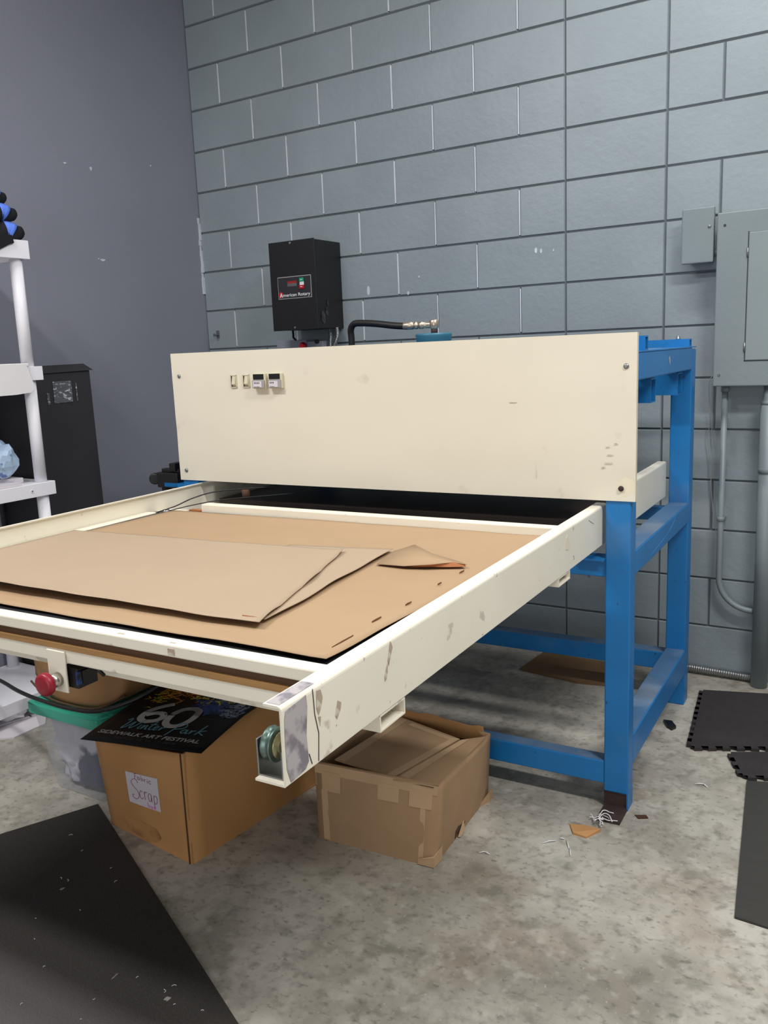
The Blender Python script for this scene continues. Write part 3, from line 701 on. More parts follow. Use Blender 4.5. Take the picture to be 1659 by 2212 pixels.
# ---------------------------------------------------------------- white resin shelf on the left
sh = empty('shelf_unit', (.22, -1.9, 0))
tag(sh, 'white resin shelving unit with round posts standing against the left wall', 'shelving unit')
Y0, Y1 = -2.36, -1.385
for (z0, z1) in ((.05, .10), (.872, .925), (1.322, 1.375), (1.776, 1.844)):
    b = B().m('shelf').box(.016, .401, Y0+.011, Y1-.011, z1-.012, z1-.001)
    b.box(.400, .412, Y0, Y1, z0, z1, .0015).box(.005, .017, Y0, Y1, z0, z1, .0015).box(.016, .401, Y1-.0115, Y1-.0006, z0, z1-.0004).box(.016, .401, Y0+.0006, Y0+.0115, z0, z1-.0004)
    s_ = part(b, 'shelf', None, sh)
    if z0 == .872:
        part(B().m('white').lathe((.412, -1.495, .898), (1, 0, 0), [(0, .0065), (.002, .0065)], 16).m('crack').lathe((.414, -1.495, .898), (1, 0, 0), [(0, .0025), (.0006, .0025)], 10), 'screw_cap', None, s_)
for x in (.042, .376):
    for y in (-2.32, -1.424):
        for za, zb in ((0, .05), (.10, .872), (.925, 1.322), (1.375, 1.776)):
            part(B().m('shelf').lathe((x, y, za), (0, 0, 1), [(0, .0235), (zb-za, .0235)], 24), 'post', None, sh)
# things on the shelves
def blob(c, r, mt, seed=0, amp=.15, freq=2.5, sub=4, floor_z=None):
    b = bmesh.new(); bmesh.ops.create_icosphere(b, subdivisions=sub, radius=1)
    for v in b.verts:
        k = 1+amp*noise.noise(v.co*freq+Vector((seed, seed*2, 0)))+amp*.4*noise.noise(v.co*freq*2.7+Vector((seed, 0, 3)))
        v.co = Vector((v.co.x*r[0]*k+c[0], v.co.y*r[1]*k+c[1], v.co.z*r[2]*k+c[2]))
        if floor_z is not None: v.co.z = max(v.co.z, floor_z)
    for f in b.faces: f.smooth = True
    o = B().m(mt); o.merge(b); return o
gl = 'knit gloves heaped on the top shelf'
def glove(c, d, L_, r, lab):
    """rolled knit glove: black body, blue knuckle band and fingertip band"""
    d = Vector(d).normalized(); c = Vector(c)
    g = empty('knit_glove', c-Vector((0, 0, r)))
    n = 14
    P = [c+d*(L_*(i/n-.5))+Vector((0, 0, .006*math.sin(i))) for i in range(n+1)]
    rf = lambda i: r*math.sin(PI*(.08+.84*i/n))**.5*(1+.06*math.sin(i*2.1))
    part(B().m('glove_black').tube(P, r, 18, rfun=rf), 'body', None, g)
    i0 = 7
    part(B().m('glove_blue').tube([c+d*(L_*(i/n-.5))+Vector((0, 0, .006*math.sin(i))) for i in (i0, i0+1, i0+2, i0+3)], r, 18, rfun=lambda i: rf(i+i0)*1.035), 'blue_band', None, g)
    tag(g, lab, 'glove', gl); return g
glove((.335, -1.425, 1.882), (.35, .9, 0), .13, .034, 'black knit glove with a blue band, lowest at the shelf corner')
glove((.335, -1.445, 1.948), (.2, .95, .0), .13, .032, 'black knit glove with a blue band, middle of the heap on the top shelf')
glove((.33, -1.475, 2.010), (.1, 1, -.1), .13, .030, 'black knit glove with a blue band, highest in the heap on the top shelf')
glove((.335, -1.548, 1.896), (.95, .25, 0), .12, .034, 'black knit glove lying crosswise on the dark cloth of the top shelf')
b = B().m('glove_black').extr([(.30, -1.66, 1.846), (.418, -1.66, 1.846), (.418, -1.53, 1.846), (.30, -1.53, 1.846)], (0, 0, .012))
b.extr([(.4135, -1.62, 1.858), (.4135, -1.458, 1.858), (.4135, -1.452, 1.83), (.4135, -1.475, 1.822), (.4135, -1.54, 1.79), (.4135, -1.62, 1.77)], (.006, 0, 0))
tag(b.out('dark_cloth'), 'dark cloth under the gloves, hanging over the edge of the top shelf', 'cloth')
b = B().m('cloth_white').box(.06, .418, -1.90, -1.448, 1.3755, 1.388, .003)
b.extr([(.4135, -1.90, 1.385), (.4135, -1.463, 1.386), (.4135, -1.438, 1.31), (.4135, -1.436, 1.293), (.4135, -1.452, 1.277), (.4135, -1.52, 1.272), (.4135, -1.90, 1.268)], (.007, 0, 0))
tag(b.out('white_cloth'), 'white cloth draped over the front of the middle shelf', 'cloth')
b = blob((.30, -1.545, 1.022), (.07, .062, .080), 'bag', 2, .34, 1.7, 3, .9535)
for f in b.bm.faces: f.smooth = False
tag(b.out('plastic_bag'), 'crumpled pale blue plastic bag on the third shelf down', 'bag')
b = B().m('paper').hexa([(.20, -1.75, .9262), (.40, -1.75, .9262), (.406, -1.53, .9262), (.22, -1.50, .9262)], [(.20, -1.75, .938), (.40, -1.75, .940), (.406, -1.53, .937), (.22, -1.50, .936)])
b.hexa([(.20, -1.56, .9262), (.30, -1.60, .9262), (.33, -1.47, .9262), (.22, -1.44, .9262)], [(.20, -1.56, .95), (.30, -1.60, .952), (.33, -1.47, .945), (.22, -1.44, .94)])
tag(b.out('paper_stack'), 'white papers lying flat on the third shelf down, beside the blue bag', 'papers')
# tall charcoal box behind the shelf
tb = empty('charcoal_box', (.16, -1.20, 0))
tag(tb, 'tall charcoal board box standing in the corner beyond the white shelf, tape on its side', 'box')
def quadbox(b, p):  # p: 8 points bottom ccw then top
    return b.hexa(p[:4], p[4:], .003)
part(quadbox(B().m('charcoal'), [(.02, -1.36, 0), (.30, -1.36, 0), (.30, -1.058, 0), (.02, -1.058, 0), (.02, -1.36, 1.345), (.30, -1.36, 1.345), (.297, -1.066, 1.35), (.02, -1.06, 1.345)]), 'body', None, tb)
part(B().m('charcoal').hexa([(.29, -1.37, 1.345), (.305, -1.37, 1.343), (.305, -1.052, 1.350), (.29, -1.052, 1.35)], [(.24, -1.37, 1.375), (.25, -1.37, 1.373), (.25, -1.056, 1.378), (.24, -1.056, 1.378)]), 'top_flap', None, tb)
b = B().m('cleartape').box(.3005, .3018, -1.262, -1.170, 1.222, 1.310, .0004).m('cleartape').box(.3005, .3015, -1.294, -1.283, 1.218, 1.265).box(.3005, .3015, -1.150, -1.144, 1.224, 1.30)
part(b, 'clear_tape', None, tb)

# ---------------------------------------------------------------- under the bed
st = empty('storage_tote', (1.07, -1.74, 0))
tag(st, 'clear plastic storage tote with a teal lid, on the floor left of the labelled box', 'storage box')
bot = [(.955, -1.925), (1.20, -1.925), (1.20, -1.60), (.955, -1.60)]
top = [(.895, -1.945), (1.225, -1.945), (1.225, -1.56), (.895, -1.56)]
b = B().m('tote'); t_ = .003
def loop(pts, z): return [b.bm.verts.new((x, y, z)) for x, y in pts]
def rnd(pts, r=.03, n=4):
    out = []
    m = len(pts)
    for i in range(m):
        p = Vector(pts[i]); a = (Vector(pts[i-1])-p).normalized(); c = (Vector(pts[(i+1) % m])-p).normalized()
        for k in range(n+1):
            f = k/n; out.append(tuple(p+a*r*(1-f)**2+c*r*f**2))
    return out
lo = [loop(rnd(bot), .004)]
nl = 6
for q in range(1, nl+1):
    f = q/nl; lo.append(loop(rnd([tuple(Vector(x)*(1-f)+Vector(y)*f) for x, y in zip(bot, top)]), .004+.272*f))
for A_, B_ in zip(lo, lo[1:]):
    for i in range(len(A_)): b.face([A_[i], A_[(i+1) % len(A_)], B_[(i+1) % len(A_)], B_[i]]).smooth = True
b.face(lo[0][::-1])
part(b, 'body', None, st)
rim = [(.882, -1.955), (1.235, -1.955), (1.235, -1.55), (.882, -1.55)]
lb = B().m('lid'); pr_ = rnd(rim, .035)
lb.hexa([(x, y, .262) for x, y in pr_], [(x, y, .292) for x, y in pr_]).hexa([(x, y, .292) for x, y in rnd([(.90, -1.94), (1.22, -1.94), (1.22, -1.565), (.90, -1.565)])], [(x, y, .300) for x, y in rnd([(.90, -1.94), (1.22, -1.94), (1.22, -1.565), (.90, -1.565)])])
part(lb, 'lid', None, st)
part(B().m('tote').box(.868, .884, -1.97, -1.90, .255, .298, .006), 'latch', None, st)
b = bmesh.new(); bmesh.ops.create_icosphere(b, subdivisions=5, radius=1)
for v in b.verts:
    c = v.co.copy(); m_ = max(abs(c.x), abs(c.y), abs(c.z)); q = c/m_
    q = c.lerp(q, .8)
    k = 1+.07*noise.noise(c*4)+.04*noise.noise(c*11)
    f = (q.z+1)/2
    v.co = Vector((1.075+q.x*(.108+.03*f)*k, -1.757+q.y*(.148+.025*f)*k, .128+q.z*.115*k))
for f in b.faces: f.smooth = True
o = B().m('laundry'); o.merge(b)
tag(o.out('fabric_bundle'), 'grey and navy folded fabric stuffed inside the clear tote', 'fabric')

cbx = empty('cardboard_box', (1.12, -1.70, .30))
tag(cbx, 'slumped brown cardboard box resting on the teal lid under the press bed', 'cardboard box')
b = bmesh.new(); bmesh.ops.create_cube(b, size=1); bmesh.ops.subdivide_edges(b, edges=b.edges[:], cuts=14, use_grid_fill=True)
for v in b.verts:
    x, y, z = v.co
    f = z+.5
    X = 1.085+x*(.44+.10*f); Y = -1.72+y*.33-.03*(1-4*x*x)*(y < 0); Z = .3045+f*.28
    Z += (1-f)*max(0, abs(x+.02)*2-.35)**2*.16*(1 if y < .45 else 1)
    X += .012*noise.noise(Vector((x*3, y*3, z*3))); Y += .012*noise.noise(Vector((x*3+5, y*3, z*3)))
    v.co = (X, Y, max(Z, .3045))
for f in b.faces: f.smooth = True
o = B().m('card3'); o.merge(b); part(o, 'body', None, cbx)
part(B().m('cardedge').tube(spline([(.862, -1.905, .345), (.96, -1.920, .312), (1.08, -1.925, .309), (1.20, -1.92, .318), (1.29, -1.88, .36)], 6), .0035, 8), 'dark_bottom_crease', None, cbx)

# labelled scrap box
sb = empty('cardboard_box', (1.53, -1.77, 0))
tag(sb, 'tall brown cardboard box with a handwritten paper sign, in front under the bed', 'cardboard box')
BF = [(1.318, -2.003), (1.689, -2.043), (1.735, -1.50), (1.34, -1.475)]
TF = [(1.345, -2.052), (1.692, -2.045), (1.668, -1.52), (1.34, -1.475)]
tz = [.300, .331, .335, .325]
b = B().m('card')
nw = .005
def wallq(b, p0, p1, q0, q1, z0, z1, bulge):
    """side wall of a carton with a slight bulge; p bottom, q top"""
    n = 10; G = []
    nrm = Vector((p1[1]-p0[1], -(p1[0]-p0[0]), 0)).normalized()
    for i in range(n+1):
        r = []
        for j in range(n+1):
            s, t = i/n, j/n
            p = Vector((p0[0], p0[1], 0)).lerp(Vector((p1[0], p1[1], 0)), s); q = Vector((q0[0], q0[1], z0)).lerp(Vector((q1[0], q1[1], z1)), s)
            c = p.lerp(q, t)+nrm*bulge*4*s*(1-s)*math.sin(PI*t)
            r.append(c)
        G.append(r)
    o_ = [[b.bm.verts.new(c) for c in r] for r in G]; i_ = [[b.bm.verts.new(c-nrm*nw) for c in r] for r in G]
    for i in range(n):
        for j in range(n):
            b.face([o_[i][j], o_[i+1][j], o_[i+1][j+1], o_[i][j+1]]).smooth = True
            b.face([i_[i][j], i_[i][j+1], i_[i+1][j+1], i_[i+1][j]]).smooth = True
        b.face([o_[i][n], o_[i+1][n], i_[i+1][n], i_[i][n]]); b.face([o_[n][i], i_[n][i], i_[n][i+1], o_[n][i+1]]); b.face([o_[0][i], o_[0][i+1], i_[0][i+1], i_[0][i]])
for i in range(4):
    j = (i+1) % 4
    wallq(b, BF[i], BF[j], TF[i], TF[j], tz[i], tz[j], (.006, .012, 0, .004)[i])
b.extr([(x, y, .002) for x, y in BF], (0, 0, .004))
part(b, 'body', None, sb)
part(B().m('cardedge').hexa([(1.679, -2.046, .001), (1.683, -2.0465, .001), (1.683, -2.044, .001), (1.679, -2.0435, .001)], [(1.682, -2.0485, .334), (1.6855, -2.049, .334), (1.6855, -2.046, .334), (1.682, -2.0455, .334)]), 'worn_corner_seam', None, sb)
part(B().m('card').hexa([(1.345, -2.05, .303), (1.38, -2.048, .306), (1.34, -1.95, .31), (1.335, -1.90, .31)], [(1.335, -2.045, .33), (1.372, -2.055, .318), (1.345, -1.94, .345), (1.33, -1.90, .345)]), 'torn_flap', None, sb)
b = B().m('stain')
def fr(s, t, off=.0005):
    """point on the front face of the labelled box"""
    p = Vector((BF[0][0], BF[0][1], 0)).lerp(Vector((BF[1][0], BF[1][1], 0)), s); q = Vector((TF[0][0], TF[0][1], tz[0])).lerp(Vector((TF[1][0], TF[1][1], tz[1])), s)
    c = p.lerp(q, t); nrm = Vector((BF[1][1]-BF[0][1], -(BF[1][0]-BF[0][0]), 0)).normalized()
    return c+nrm*(.006*4*s*(1-s)*math.sin(PI*t)+off)
nF = Vector((BF[1][1]-BF[0][1], -(BF[1][0]-BF[0][0]), 0)).normalized()
M['stainsoft'] = mat('brown_stain', (186, 137, 85), .8, col2=(130, 86, 54), c2scale=16, c2lo=.48, c2hi=.78, detail=8)
b = B().m('stainsoft')
b.extr([fr(.42+.24*math.cos(a)*(1+.3*noise.noise(Vector((math.cos(a)*2, math.sin(a)*2, 1)))), .125+.105*math.sin(a)*(1+.3*noise.noise(Vector((math.cos(a)*2, math.sin(a)*2, 7)))), .0003) for a in [i*PI/16 for i in range(32)]], nF*.0004)
part(b, 'brown_stain', None, sb)
# paper sign on its front
sg = empty('paper_sign', (1.49, -2.04, .13))
def sgp(u, v, off=.0012): return fr(.335+.372*u-.004*v, .405+.325*v, off)
P4 = [sgp(0, 0), sgp(1, .02), sgp(1.0, 1.0), sgp(0, 1.02)]
b = B().m('paper')
n = 8
G = [[b.bm.verts.new(sgp(i/n, j/n)) for j in range(n+1)] for i in range(n+1)]
G2 = [[b.bm.verts.new(sgp(i/n, j/n, .0007)) for j in range(n+1)] for i in range(n+1)]
for i in range(n):
    for j in range(n): b.face([G[i][j], G[i+1][j], G[i+1][j+1], G[i][j+1]]); b.face([G2[i][j], G2[i][j+1], G2[i+1][j+1], G2[i+1][j]])
    b.face([G[i][0], G2[i][0], G2[i+1][0], G[i+1][0]]); b.face([G[i][n], G[i+1][n], G2[i+1][n], G2[i][n]]); b.face([G[0][i], G[0][i+1], G2[0][i+1], G2[0][i]]); b.face([G[n][i], G2[n][i], G2[n][i+1], G[n][i+1]])
part(b, 'sheet', None, sg)
tag(sg, 'white paper reading Fabric Scrap box in marker, stuck on the tall cardboard box', 'sign')
uu = (sgp(1, 0)-sgp(0, 0)); vv = (sgp(0, 1)-sgp(0, 0))
def pen(lines, w, mt, name):
    b = B()
    for ln in lines:
        P = spline(ln, 5) if len(ln) > 2 else ln
        for p, q in zip(P, P[1:]):
            a = Vector(p); c = Vector(q); d = c-a
            if d.length < 1e-6: continue
            d.normalize(); nn = Vector((-d.y, d.x))*w; a -= d*w*.4; c += d*w*.4
            b.extr([sgp(*(a+nn), off=.0014), sgp(*(a-nn), off=.0014), sgp(*(c-nn), off=.0014), sgp(*(c+nn), off=.0014)], nF*.0004)
    part(b, name, mt, sg)
# 'Fabric'
pen([[(.30, .84), (.29, 1.0)], [(.29, .99), (.36, 1.0)], [(.30, .92), (.35, .93)],
     [(.44, .90), (.40, .92), (.38, .87), (.41, .83), (.44, .86), (.44, .90)], [(.44, .90), (.45, .83)],
     [(.50, .97), (.50, .82)], [(.50, .86), (.54, .89), (.55, .84), (.50, .82)],
     [(.59, .89), (.60, .81)], [(.59, .86), (.62, .89), (.64, .88)],
     [(.68, .87), (.69, .80)], [(.68, .91), (.685, .92)],
     [(.79, .86), (.75, .88), (.73, .83), (.76, .79), (.80, .81)]], .006, 'marker', 'handwriting')
# 'Scrap'
pen([[(.37, .72), (.34, .80), (.25, .82), (.16, .72), (.20, .60), (.32, .48), (.37, .34), (.30, .20), (.18, .20), (.15, .29), (.21, .31)],
     [(.49, .46), (.44, .50), (.40, .42), (.40, .30), (.45, .24), (.50, .30)],
     [(.55, .50), (.55, .24)], [(.55, .42), (.59, .50), (.63, .48)],
     [(.75, .46), (.70, .48), (.66, .38), (.69, .25), (.74, .27), (.76, .46)], [(.76, .46), (.77, .24)],
     [(.84, .46), (.83, .08)], [(.84, .42), (.90, .46), (.94, .36), (.90, .22), (.84, .24)]], .007, 'marker', 'handwriting')
pen([[(.62, .17), (.62, .04)], [(.62, .08), (.67, .10), (.68, .05), (.62, .04)], [(.75, .09), (.72, .08), (.73, .03), (.77, .04), (.76, .09), (.75, .09)], [(.80, .10), (.86, .02)], [(.86, .10), (.80, .02)]], .006, 'pink', 'handwriting')

# poster on the box
PO = Vector((1.369, -2.119, .3415)); pu = Vector((.388, .076, .010)).normalized(); pv = Vector((-.076, .388, .008)).normalized(); pn = pu.cross(pv).normalized()
def pp(u, v, off=0):
    z = 0
    if v < .18: z = -.03*(.18-v)*(.18-v)*4
    return PO+pu*u+pv*v+pn*(z+off)
po = empty('poster_sheet', PO)
tag(po, 'black printed poster for a sidewalk art festival lying across the tall box top', 'poster')
b = B().m('poster'); n = 16; W_, D_ = .397, .50
G = [[b.bm.verts.new(pp(W_*i/n, D_*j/n)) for j in range(n+1)] for i in range(n+1)]
G2 = [[b.bm.verts.new(pp(W_*i/n, D_*j/n, -.0012)) for j in range(n+1)] for i in range(n+1)]
for i in range(n):
    for j in range(n): b.face([G[i][j], G[i+1][j], G[i+1][j+1], G[i][j+1]]).smooth = True; b.face([G2[i][j], G2[i][j+1], G2[i+1][j+1], G2[i+1][j]]).smooth = True
    b.face([G[i][0], G2[i][0], G2[i+1][0], G[i+1][0]]); b.face([G[i][n], G[i+1][n], G2[i+1][n], G2[i][n]]); b.face([G[0][i], G[0][i+1], G2[0][i+1], G2[0][i]]); b.face([G[n][i], G2[n][i], G2[n][i+1], G[n][i+1]])
part(b, 'sheet', None, po)
def ontop(o_u, o_v): return Matrix(((pu.x, pv.x, pn.x, 0), (pu.y, pv.y, pn.y, 0), (pu.z, pv.z, pn.z, 0), (0, 0, 0, 1)))
def ptext(body, size, u, v, width, mt, shear=0, bold=0, off=.0010):
    mm = ontop(0, 0); mm.translation = pp(u, v, off)
    return text(body, size, mm, mt, po, 'lettering', .0002, width, shear, bold)
ptext('SIDEWALK ART FESTIVAL', .027, .024, .044, .335, 'ink_white', .1, .0003)
ptext('MARCH 15, 16, 17  2019', .017, .095, .023, .20, 'ink_dim')
ptext('YEARS', .015, .150, .180, .088, 'poster', off=.0024)
def ppen(lines, w, mt, name, off=.0012):
    b = B()
    for ln in lines:
        P = spline(ln, 6) if len(ln) > 2 else ln
        for p, q in zip(P, P[1:]):
            a = Vector(p); c = Vector(q); d = c-a
            if d.length < 1e-6: continue
            d.normalize(); ww = w*(1 if not callable(w) else 1); nn = Vector((-d.y, d.x))*ww/2; a -= d*ww*.2; c += d*ww*.2
            b.extr([pp(*(a+nn), off=off), pp(*(a-nn), off=off), pp(*(c-nn), off=off), pp(*(c+nn), off=off)], pn*.0003)
    part(b, name, mt, po)
# big 60
ppen([[(.140, .252), (.108, .222), (.092, .188), (.096, .150), (.120, .132), (.150, .140), (.162, .162), (.150, .186), (.124, .188), (.104, .172)],
      [(.225, .238), (.196, .226), (.182, .190), (.190, .140), (.216, .118), (.246, .132), (.258, .172), (.250, .222), (.225, .238)]], .021, 'ink_white', 'big_numerals', .0014)
# 'Winter Park' script
ppen([[(.070, .128), (.078, .140), (.082, .120), (.078, .082), (.088, .090), (.100, .122), (.102, .086), (.112, .094), (.124, .140)],
      [(.130, .108), (.130, .088), (.136, .086)], [(.134, .120), (.135, .122)],
      [(.140, .108), (.141, .086), (.146, .104), (.152, .106), (.154, .088), (.160, .088)],
      [(.168, .136), (.165, .098), (.170, .086), (.176, .090)], [(.158, .116), (.178, .118)],
      [(.180, .096), (.190, .102), (.186, .110), (.180, .104), (.182, .088), (.194, .090)],
      [(.200, .106), (.201, .088), (.204, .102), (.212, .106)],
      [(.246, .134), (.242, .100), (.236, .066)], [(.228, .122), (.246, .142), (.268, .134), (.268, .114), (.246, .104)],
      [(.286, .104), (.276, .106), (.272, .092), (.280, .086), (.287, .096), (.288, .106), (.290, .087), (.296, .089)],
      [(.300, .106), (.302, .088), (.305, .102), (.314, .106)],
      [(.330, .142), (.322, .086)], [(.344, .112), (.326, .102), (.346, .086)]], .0042, 'ink_teal', 'script_lettering', .0018)
# abstract brush marks in the picture half
rg = random.Random(11)
def brush(cu, cv, su, sv, cnt, ln, w, mt):
    b = B()
    for k in range(cnt):
        u0, v0 = cu+rg.gauss(0, su), cv+rg.gauss(0, sv); a = rg.uniform(-.9, 1.2); c1 = rg.uniform(-.9, .9)
        L0 = ln*rg.uniform(.4, 1.2); P = []
        for i in range(6): P.append((u0, v0)); u0 += L0/5*math.cos(a); v0 += L0/5*math.sin(a); a += c1/3
        if any(not (.006 < x < W_-.006 and .195 < y < D_-.006) for x, y in P): continue
        for p, q in zip(P, P[1:]):
            A_ = Vector(p); C_ = Vector(q); d = (C_-A_).normalized(); nn = Vector((-d.y, d.x))*w*rg.uniform(.4, .8)
            b.extr([pp(*(A_+nn), off=.0006+k*1e-5), pp(*(A_-nn), off=.0006+k*1e-5), pp(*(C_-nn), off=.0006+k*1e-5), pp(*(C_+nn), off=.0006+k*1e-5)], pn*.0002)
    part(b, 'brush_marks', mt, po)
brush(.27, .26, .026, .05, 90, .03, .010, 'ink_blue')
brush(.20, .33, .035, .04, 26, .03, .004, 'ink_blue')
brush(.275, .335, .04, .03, 120, .03, .004, 'ink_yellow')
brush(.10, .35, .045, .035, 80, .035, .004, 'ink_orange')
brush(.07, .30, .03, .04, 26, .03, .0022, 'ink_yellow')
brush(.345, .25, .022, .035, 90, .035, .004, 'ink_silver')
brush(.33, .36, .03, .02, 20, .03, .003, 'ink_silver')
part(B().m('ink_dim').extr([pp(.094, .1745, .0006), pp(.353, .1845, .0006), pp(.353, .1855, .0006), pp(.094, .1755, .0006)], pn*.0003), 'crease', None, po)

# battered box on the right
rb = empty('cardboard_box', (2.11, -1.55, 0))
tag(rb, 'squat battered cardboard box with taped flaps beside the tall labelled one', 'cardboard box')
RB = [(1.925, -1.77), (2.285, -1.742), (2.258, -1.335), (1.90, -1.36)]
RT = [(1.922, -1.768), (2.300, -1.722), (2.278, -1.350), (1.93, -1.35)]
b = B().m('card2')
zt4 = [.238, .236, .222, .245]
for i in range(4):
    j = (i+1) % 4
    wallq(b, RB[i], RB[j], RT[i], RT[j], zt4[i], zt4[j], (.007, .006, 0, .003)[i])
b.extr([(x, y, .003) for x, y in RB], (0, 0, .004))
part(b, 'body', None, rb)
# back inner wall with ragged top
b = B().m('card'); rr = random.Random(4); n = 16
pts = [(1.955+.30*i/n, -1.372+.018*i/n, .236+.018*(1-i/n)+rr.uniform(-.004, .004)) for i in range(n+1)]
for p, q in zip(pts, pts[1:]):
    b.hexa([(p[0], p[1], .19), (q[0], q[1], .19), (q[0], q[1]+.004, .19), (p[0], p[1]+.004, .19)], [p, q, (q[0], q[1]+.004, q[2]), (p[0], p[1]+.004, p[2])])
part(b, 'ragged_back_flap', None, rb)
# top flaps
part(B().m('card2').hexa([(1.965, -1.728, .232), (2.165, -1.738, .228), (2.222, -1.445, .228), (1.985, -1.385, .226)], [(1.965, -1.728, .2365), (2.165, -1.738, .2325), (2.222, -1.445, .2325), (1.985, -1.385, .2305)]), 'top_flap', None, rb)
part(B().m('card2').hexa([(2.168, -1.742, .226), (2.300, -1.725, .236), (2.282, -1.39, .226), (2.225, -1.445, .226)], [(2.168, -1.742, .2305), (2.300, -1.725, .2405), (2.282, -1.39, .2305), (2.225, -1.445, .2305)]), 'top_flap', None, rb)
tz_ = .2333
b = B().m('tape')
b.hexa([(2.140, -1.736, tz_), (2.166, -1.737, tz_), (2.222, -1.447, tz_), (2.200, -1.449, tz_)], [(2.140, -1.736, tz_+.0006), (2.166, -1.737, tz_+.0006), (2.222, -1.447, tz_+.0006), (2.200, -1.449, tz_+.0006)])
b.hexa([(2.172, -1.741, .2313), (2.205, -1.738, .2335), (2.248, -1.43, .2313), (2.228, -1.446, .2313)], [(2.172, -1.741, .232), (2.205, -1.738, .2345), (2.248, -1.43, .232), (2.228, -1.446, .232)])
b.hexa([(1.968, -1.726, .2368), (2.00, -1.728, .2364), (2.015, -1.40, .2316), (1.988, -1.395, .2312)], [(1.968, -1.726, .2374), (2.00, -1.728, .237), (2.015, -1.40, .2322), (1.988, -1.395, .2318)])
b.hexa([(2.04, -1.41, .2315), (2.21, -1.452, .2325), (2.205, -1.468, .2326), (2.035, -1.43, .232)], [(2.04, -1.41, .2325), (2.21, -1.452, .2335), (2.205, -1.468, .2336), (2.035, -1.43, .233)])
part(b, 'packing_tape', None, rb)
rF = Vector((RB[1][1]-RB[0][1], -(RB[1][0]-RB[0][0]), 0)).normalized()
def rf_(s, t, off=.0004):
    p = Vector((RB[0][0], RB[0][1], 0)).lerp(Vector((RB[1][0], RB[1][1], 0)), s); q = Vector((RT[0][0], RT[0][1], zt4[0])).lerp(Vector((RT[1][0], RT[1][1], zt4[1])), s)
    return p.lerp(q, t)+rF*(.007*4*s*(1-s)*math.sin(PI*t)+off)
b = B().m('tape')
def strip(s0, s1, t0, t1, off=.0005):
    n = 8
    for k in range(n):
        a, c = s0+(s1-s0)*k/n, s0+(s1-s0)*(k+1)/n
        b.extr([rf_(a, t0, off), rf_(c, t0, off), rf_(c, t1, off), rf_(a, t1, off)], rF*.0006)
strip(.0, .99, .865, .985, .0004)
strip(.06, .22, .66, .90, .0010); strip(.53, .70, .70, .90, .0010); strip(.78, .955, .69, .90, .0010)
strip(.05, .105, .02, .66, .0004); strip(.87, .91, .02, .69, .0004)
part(b, 'packing_tape', None, rb)
part(B().m('tape').hexa([(2.240, -1.7505, .002), (2.289, -1.7465, .002), (2.289, -1.700, .002), (2.286, -1.742, .002)], [(2.243, -1.753, .020), (2.2915, -1.748, .034), (2.291, -1.70, .045), (2.286, -1.742, .034)]), 'torn_corner', None, rb)
b = B().m('cardedge').hexa([(2.276, -1.60, .004), (2.272, -1.52, .020), (2.2735, -1.52, .020), (2.2775, -1.60, .004)], [(2.2795, -1.60, .030), (2.2755, -1.52, .070), (2.277, -1.52, .070), (2.281, -1.60, .030)])
part(b, 'torn_slit', None, rb)
b = B().m('tape').hexa([(2.280, -1.585, .004), (2.275, -1.545, .008), (2.284, -1.548, .008), (2.286, -1.58, .004)], [(2.281, -1.58, .014), (2.277, -1.545, .034), (2.279, -1.545, .034), (2.283, -1.58, .014)])
part(b, 'torn_side_flap', None, rb)
b = B().m('card2').hexa([(2.262, -1.40, 0), (2.275, -1.36, 0), (2.274, -1.335, 0), (2.262, -1.33, 0)], [(2.262, -1.40, .010), (2.272, -1.36, .03), (2.272, -1.335, .035), (2.262, -1.33, .02)])
part(b, 'bent_bottom_edge', None, rb)
# gap under the lifted flap: dark edge line along the front top
part(B().m('cardedge').hexa([(1.955, -1.758, .226), (2.285, -1.728, .226), (2.285, -1.722, .226), (1.955, -1.745, .226)], [(1.955, -1.755, .229), (2.285, -1.727, .2275), (2.285, -1.722, .2275), (1.955, -1.745, .229)]), 'flap_gap_edge', None, rb)
# scribbled word along the seam
MU = Vector((.055, .285, 0)).normalized(); MV = Vector((-MU.y, MU.x, 0))
mm = Matrix(((MU.x, MV.x, 0, 2.196), (MU.y, MV.y, 0, -1.585), (0, 0, 1, .2330), (0, 0, 0, 1)))
strokes([[(0, .014), (.002, .004), (.004, .016), (.010, .017), (.011, .003), (.014, .015), (.020, .016), (.021, .003)],
         [(.030, .016), (.029, .005), (.034, .003), (.038, .015), (.040, .004)],
         [(.056, .014), (.050, .017), (.046, .010), (.050, .004), (.057, .005)],
         [(.064, .018), (.064, .003)], [(.064, .017), (.072, .016), (.066, .011), (.073, .008), (.064, .003)],
         [(.080, .016), (.090, .017), (.084, .011), (.091, .007), (.081, .003)]], .0026, mm, 'blackmarker', rb, 'handwriting')

# cord drooping under the bed
b = B().tube(spline([(.35, -1.78, .245), (.615, -1.862, .290), (.86, -1.955, .328), (1.02, -1.99, .340), (1.16, -1.985, .335), (1.26, -1.96, .338), (1.36, -1.90, .372), (1.42, -1.80, .42)], 8), .0065, 10)
part(b.xf(MW.inverted()), 'stop_button_cord', 'rubberhose')

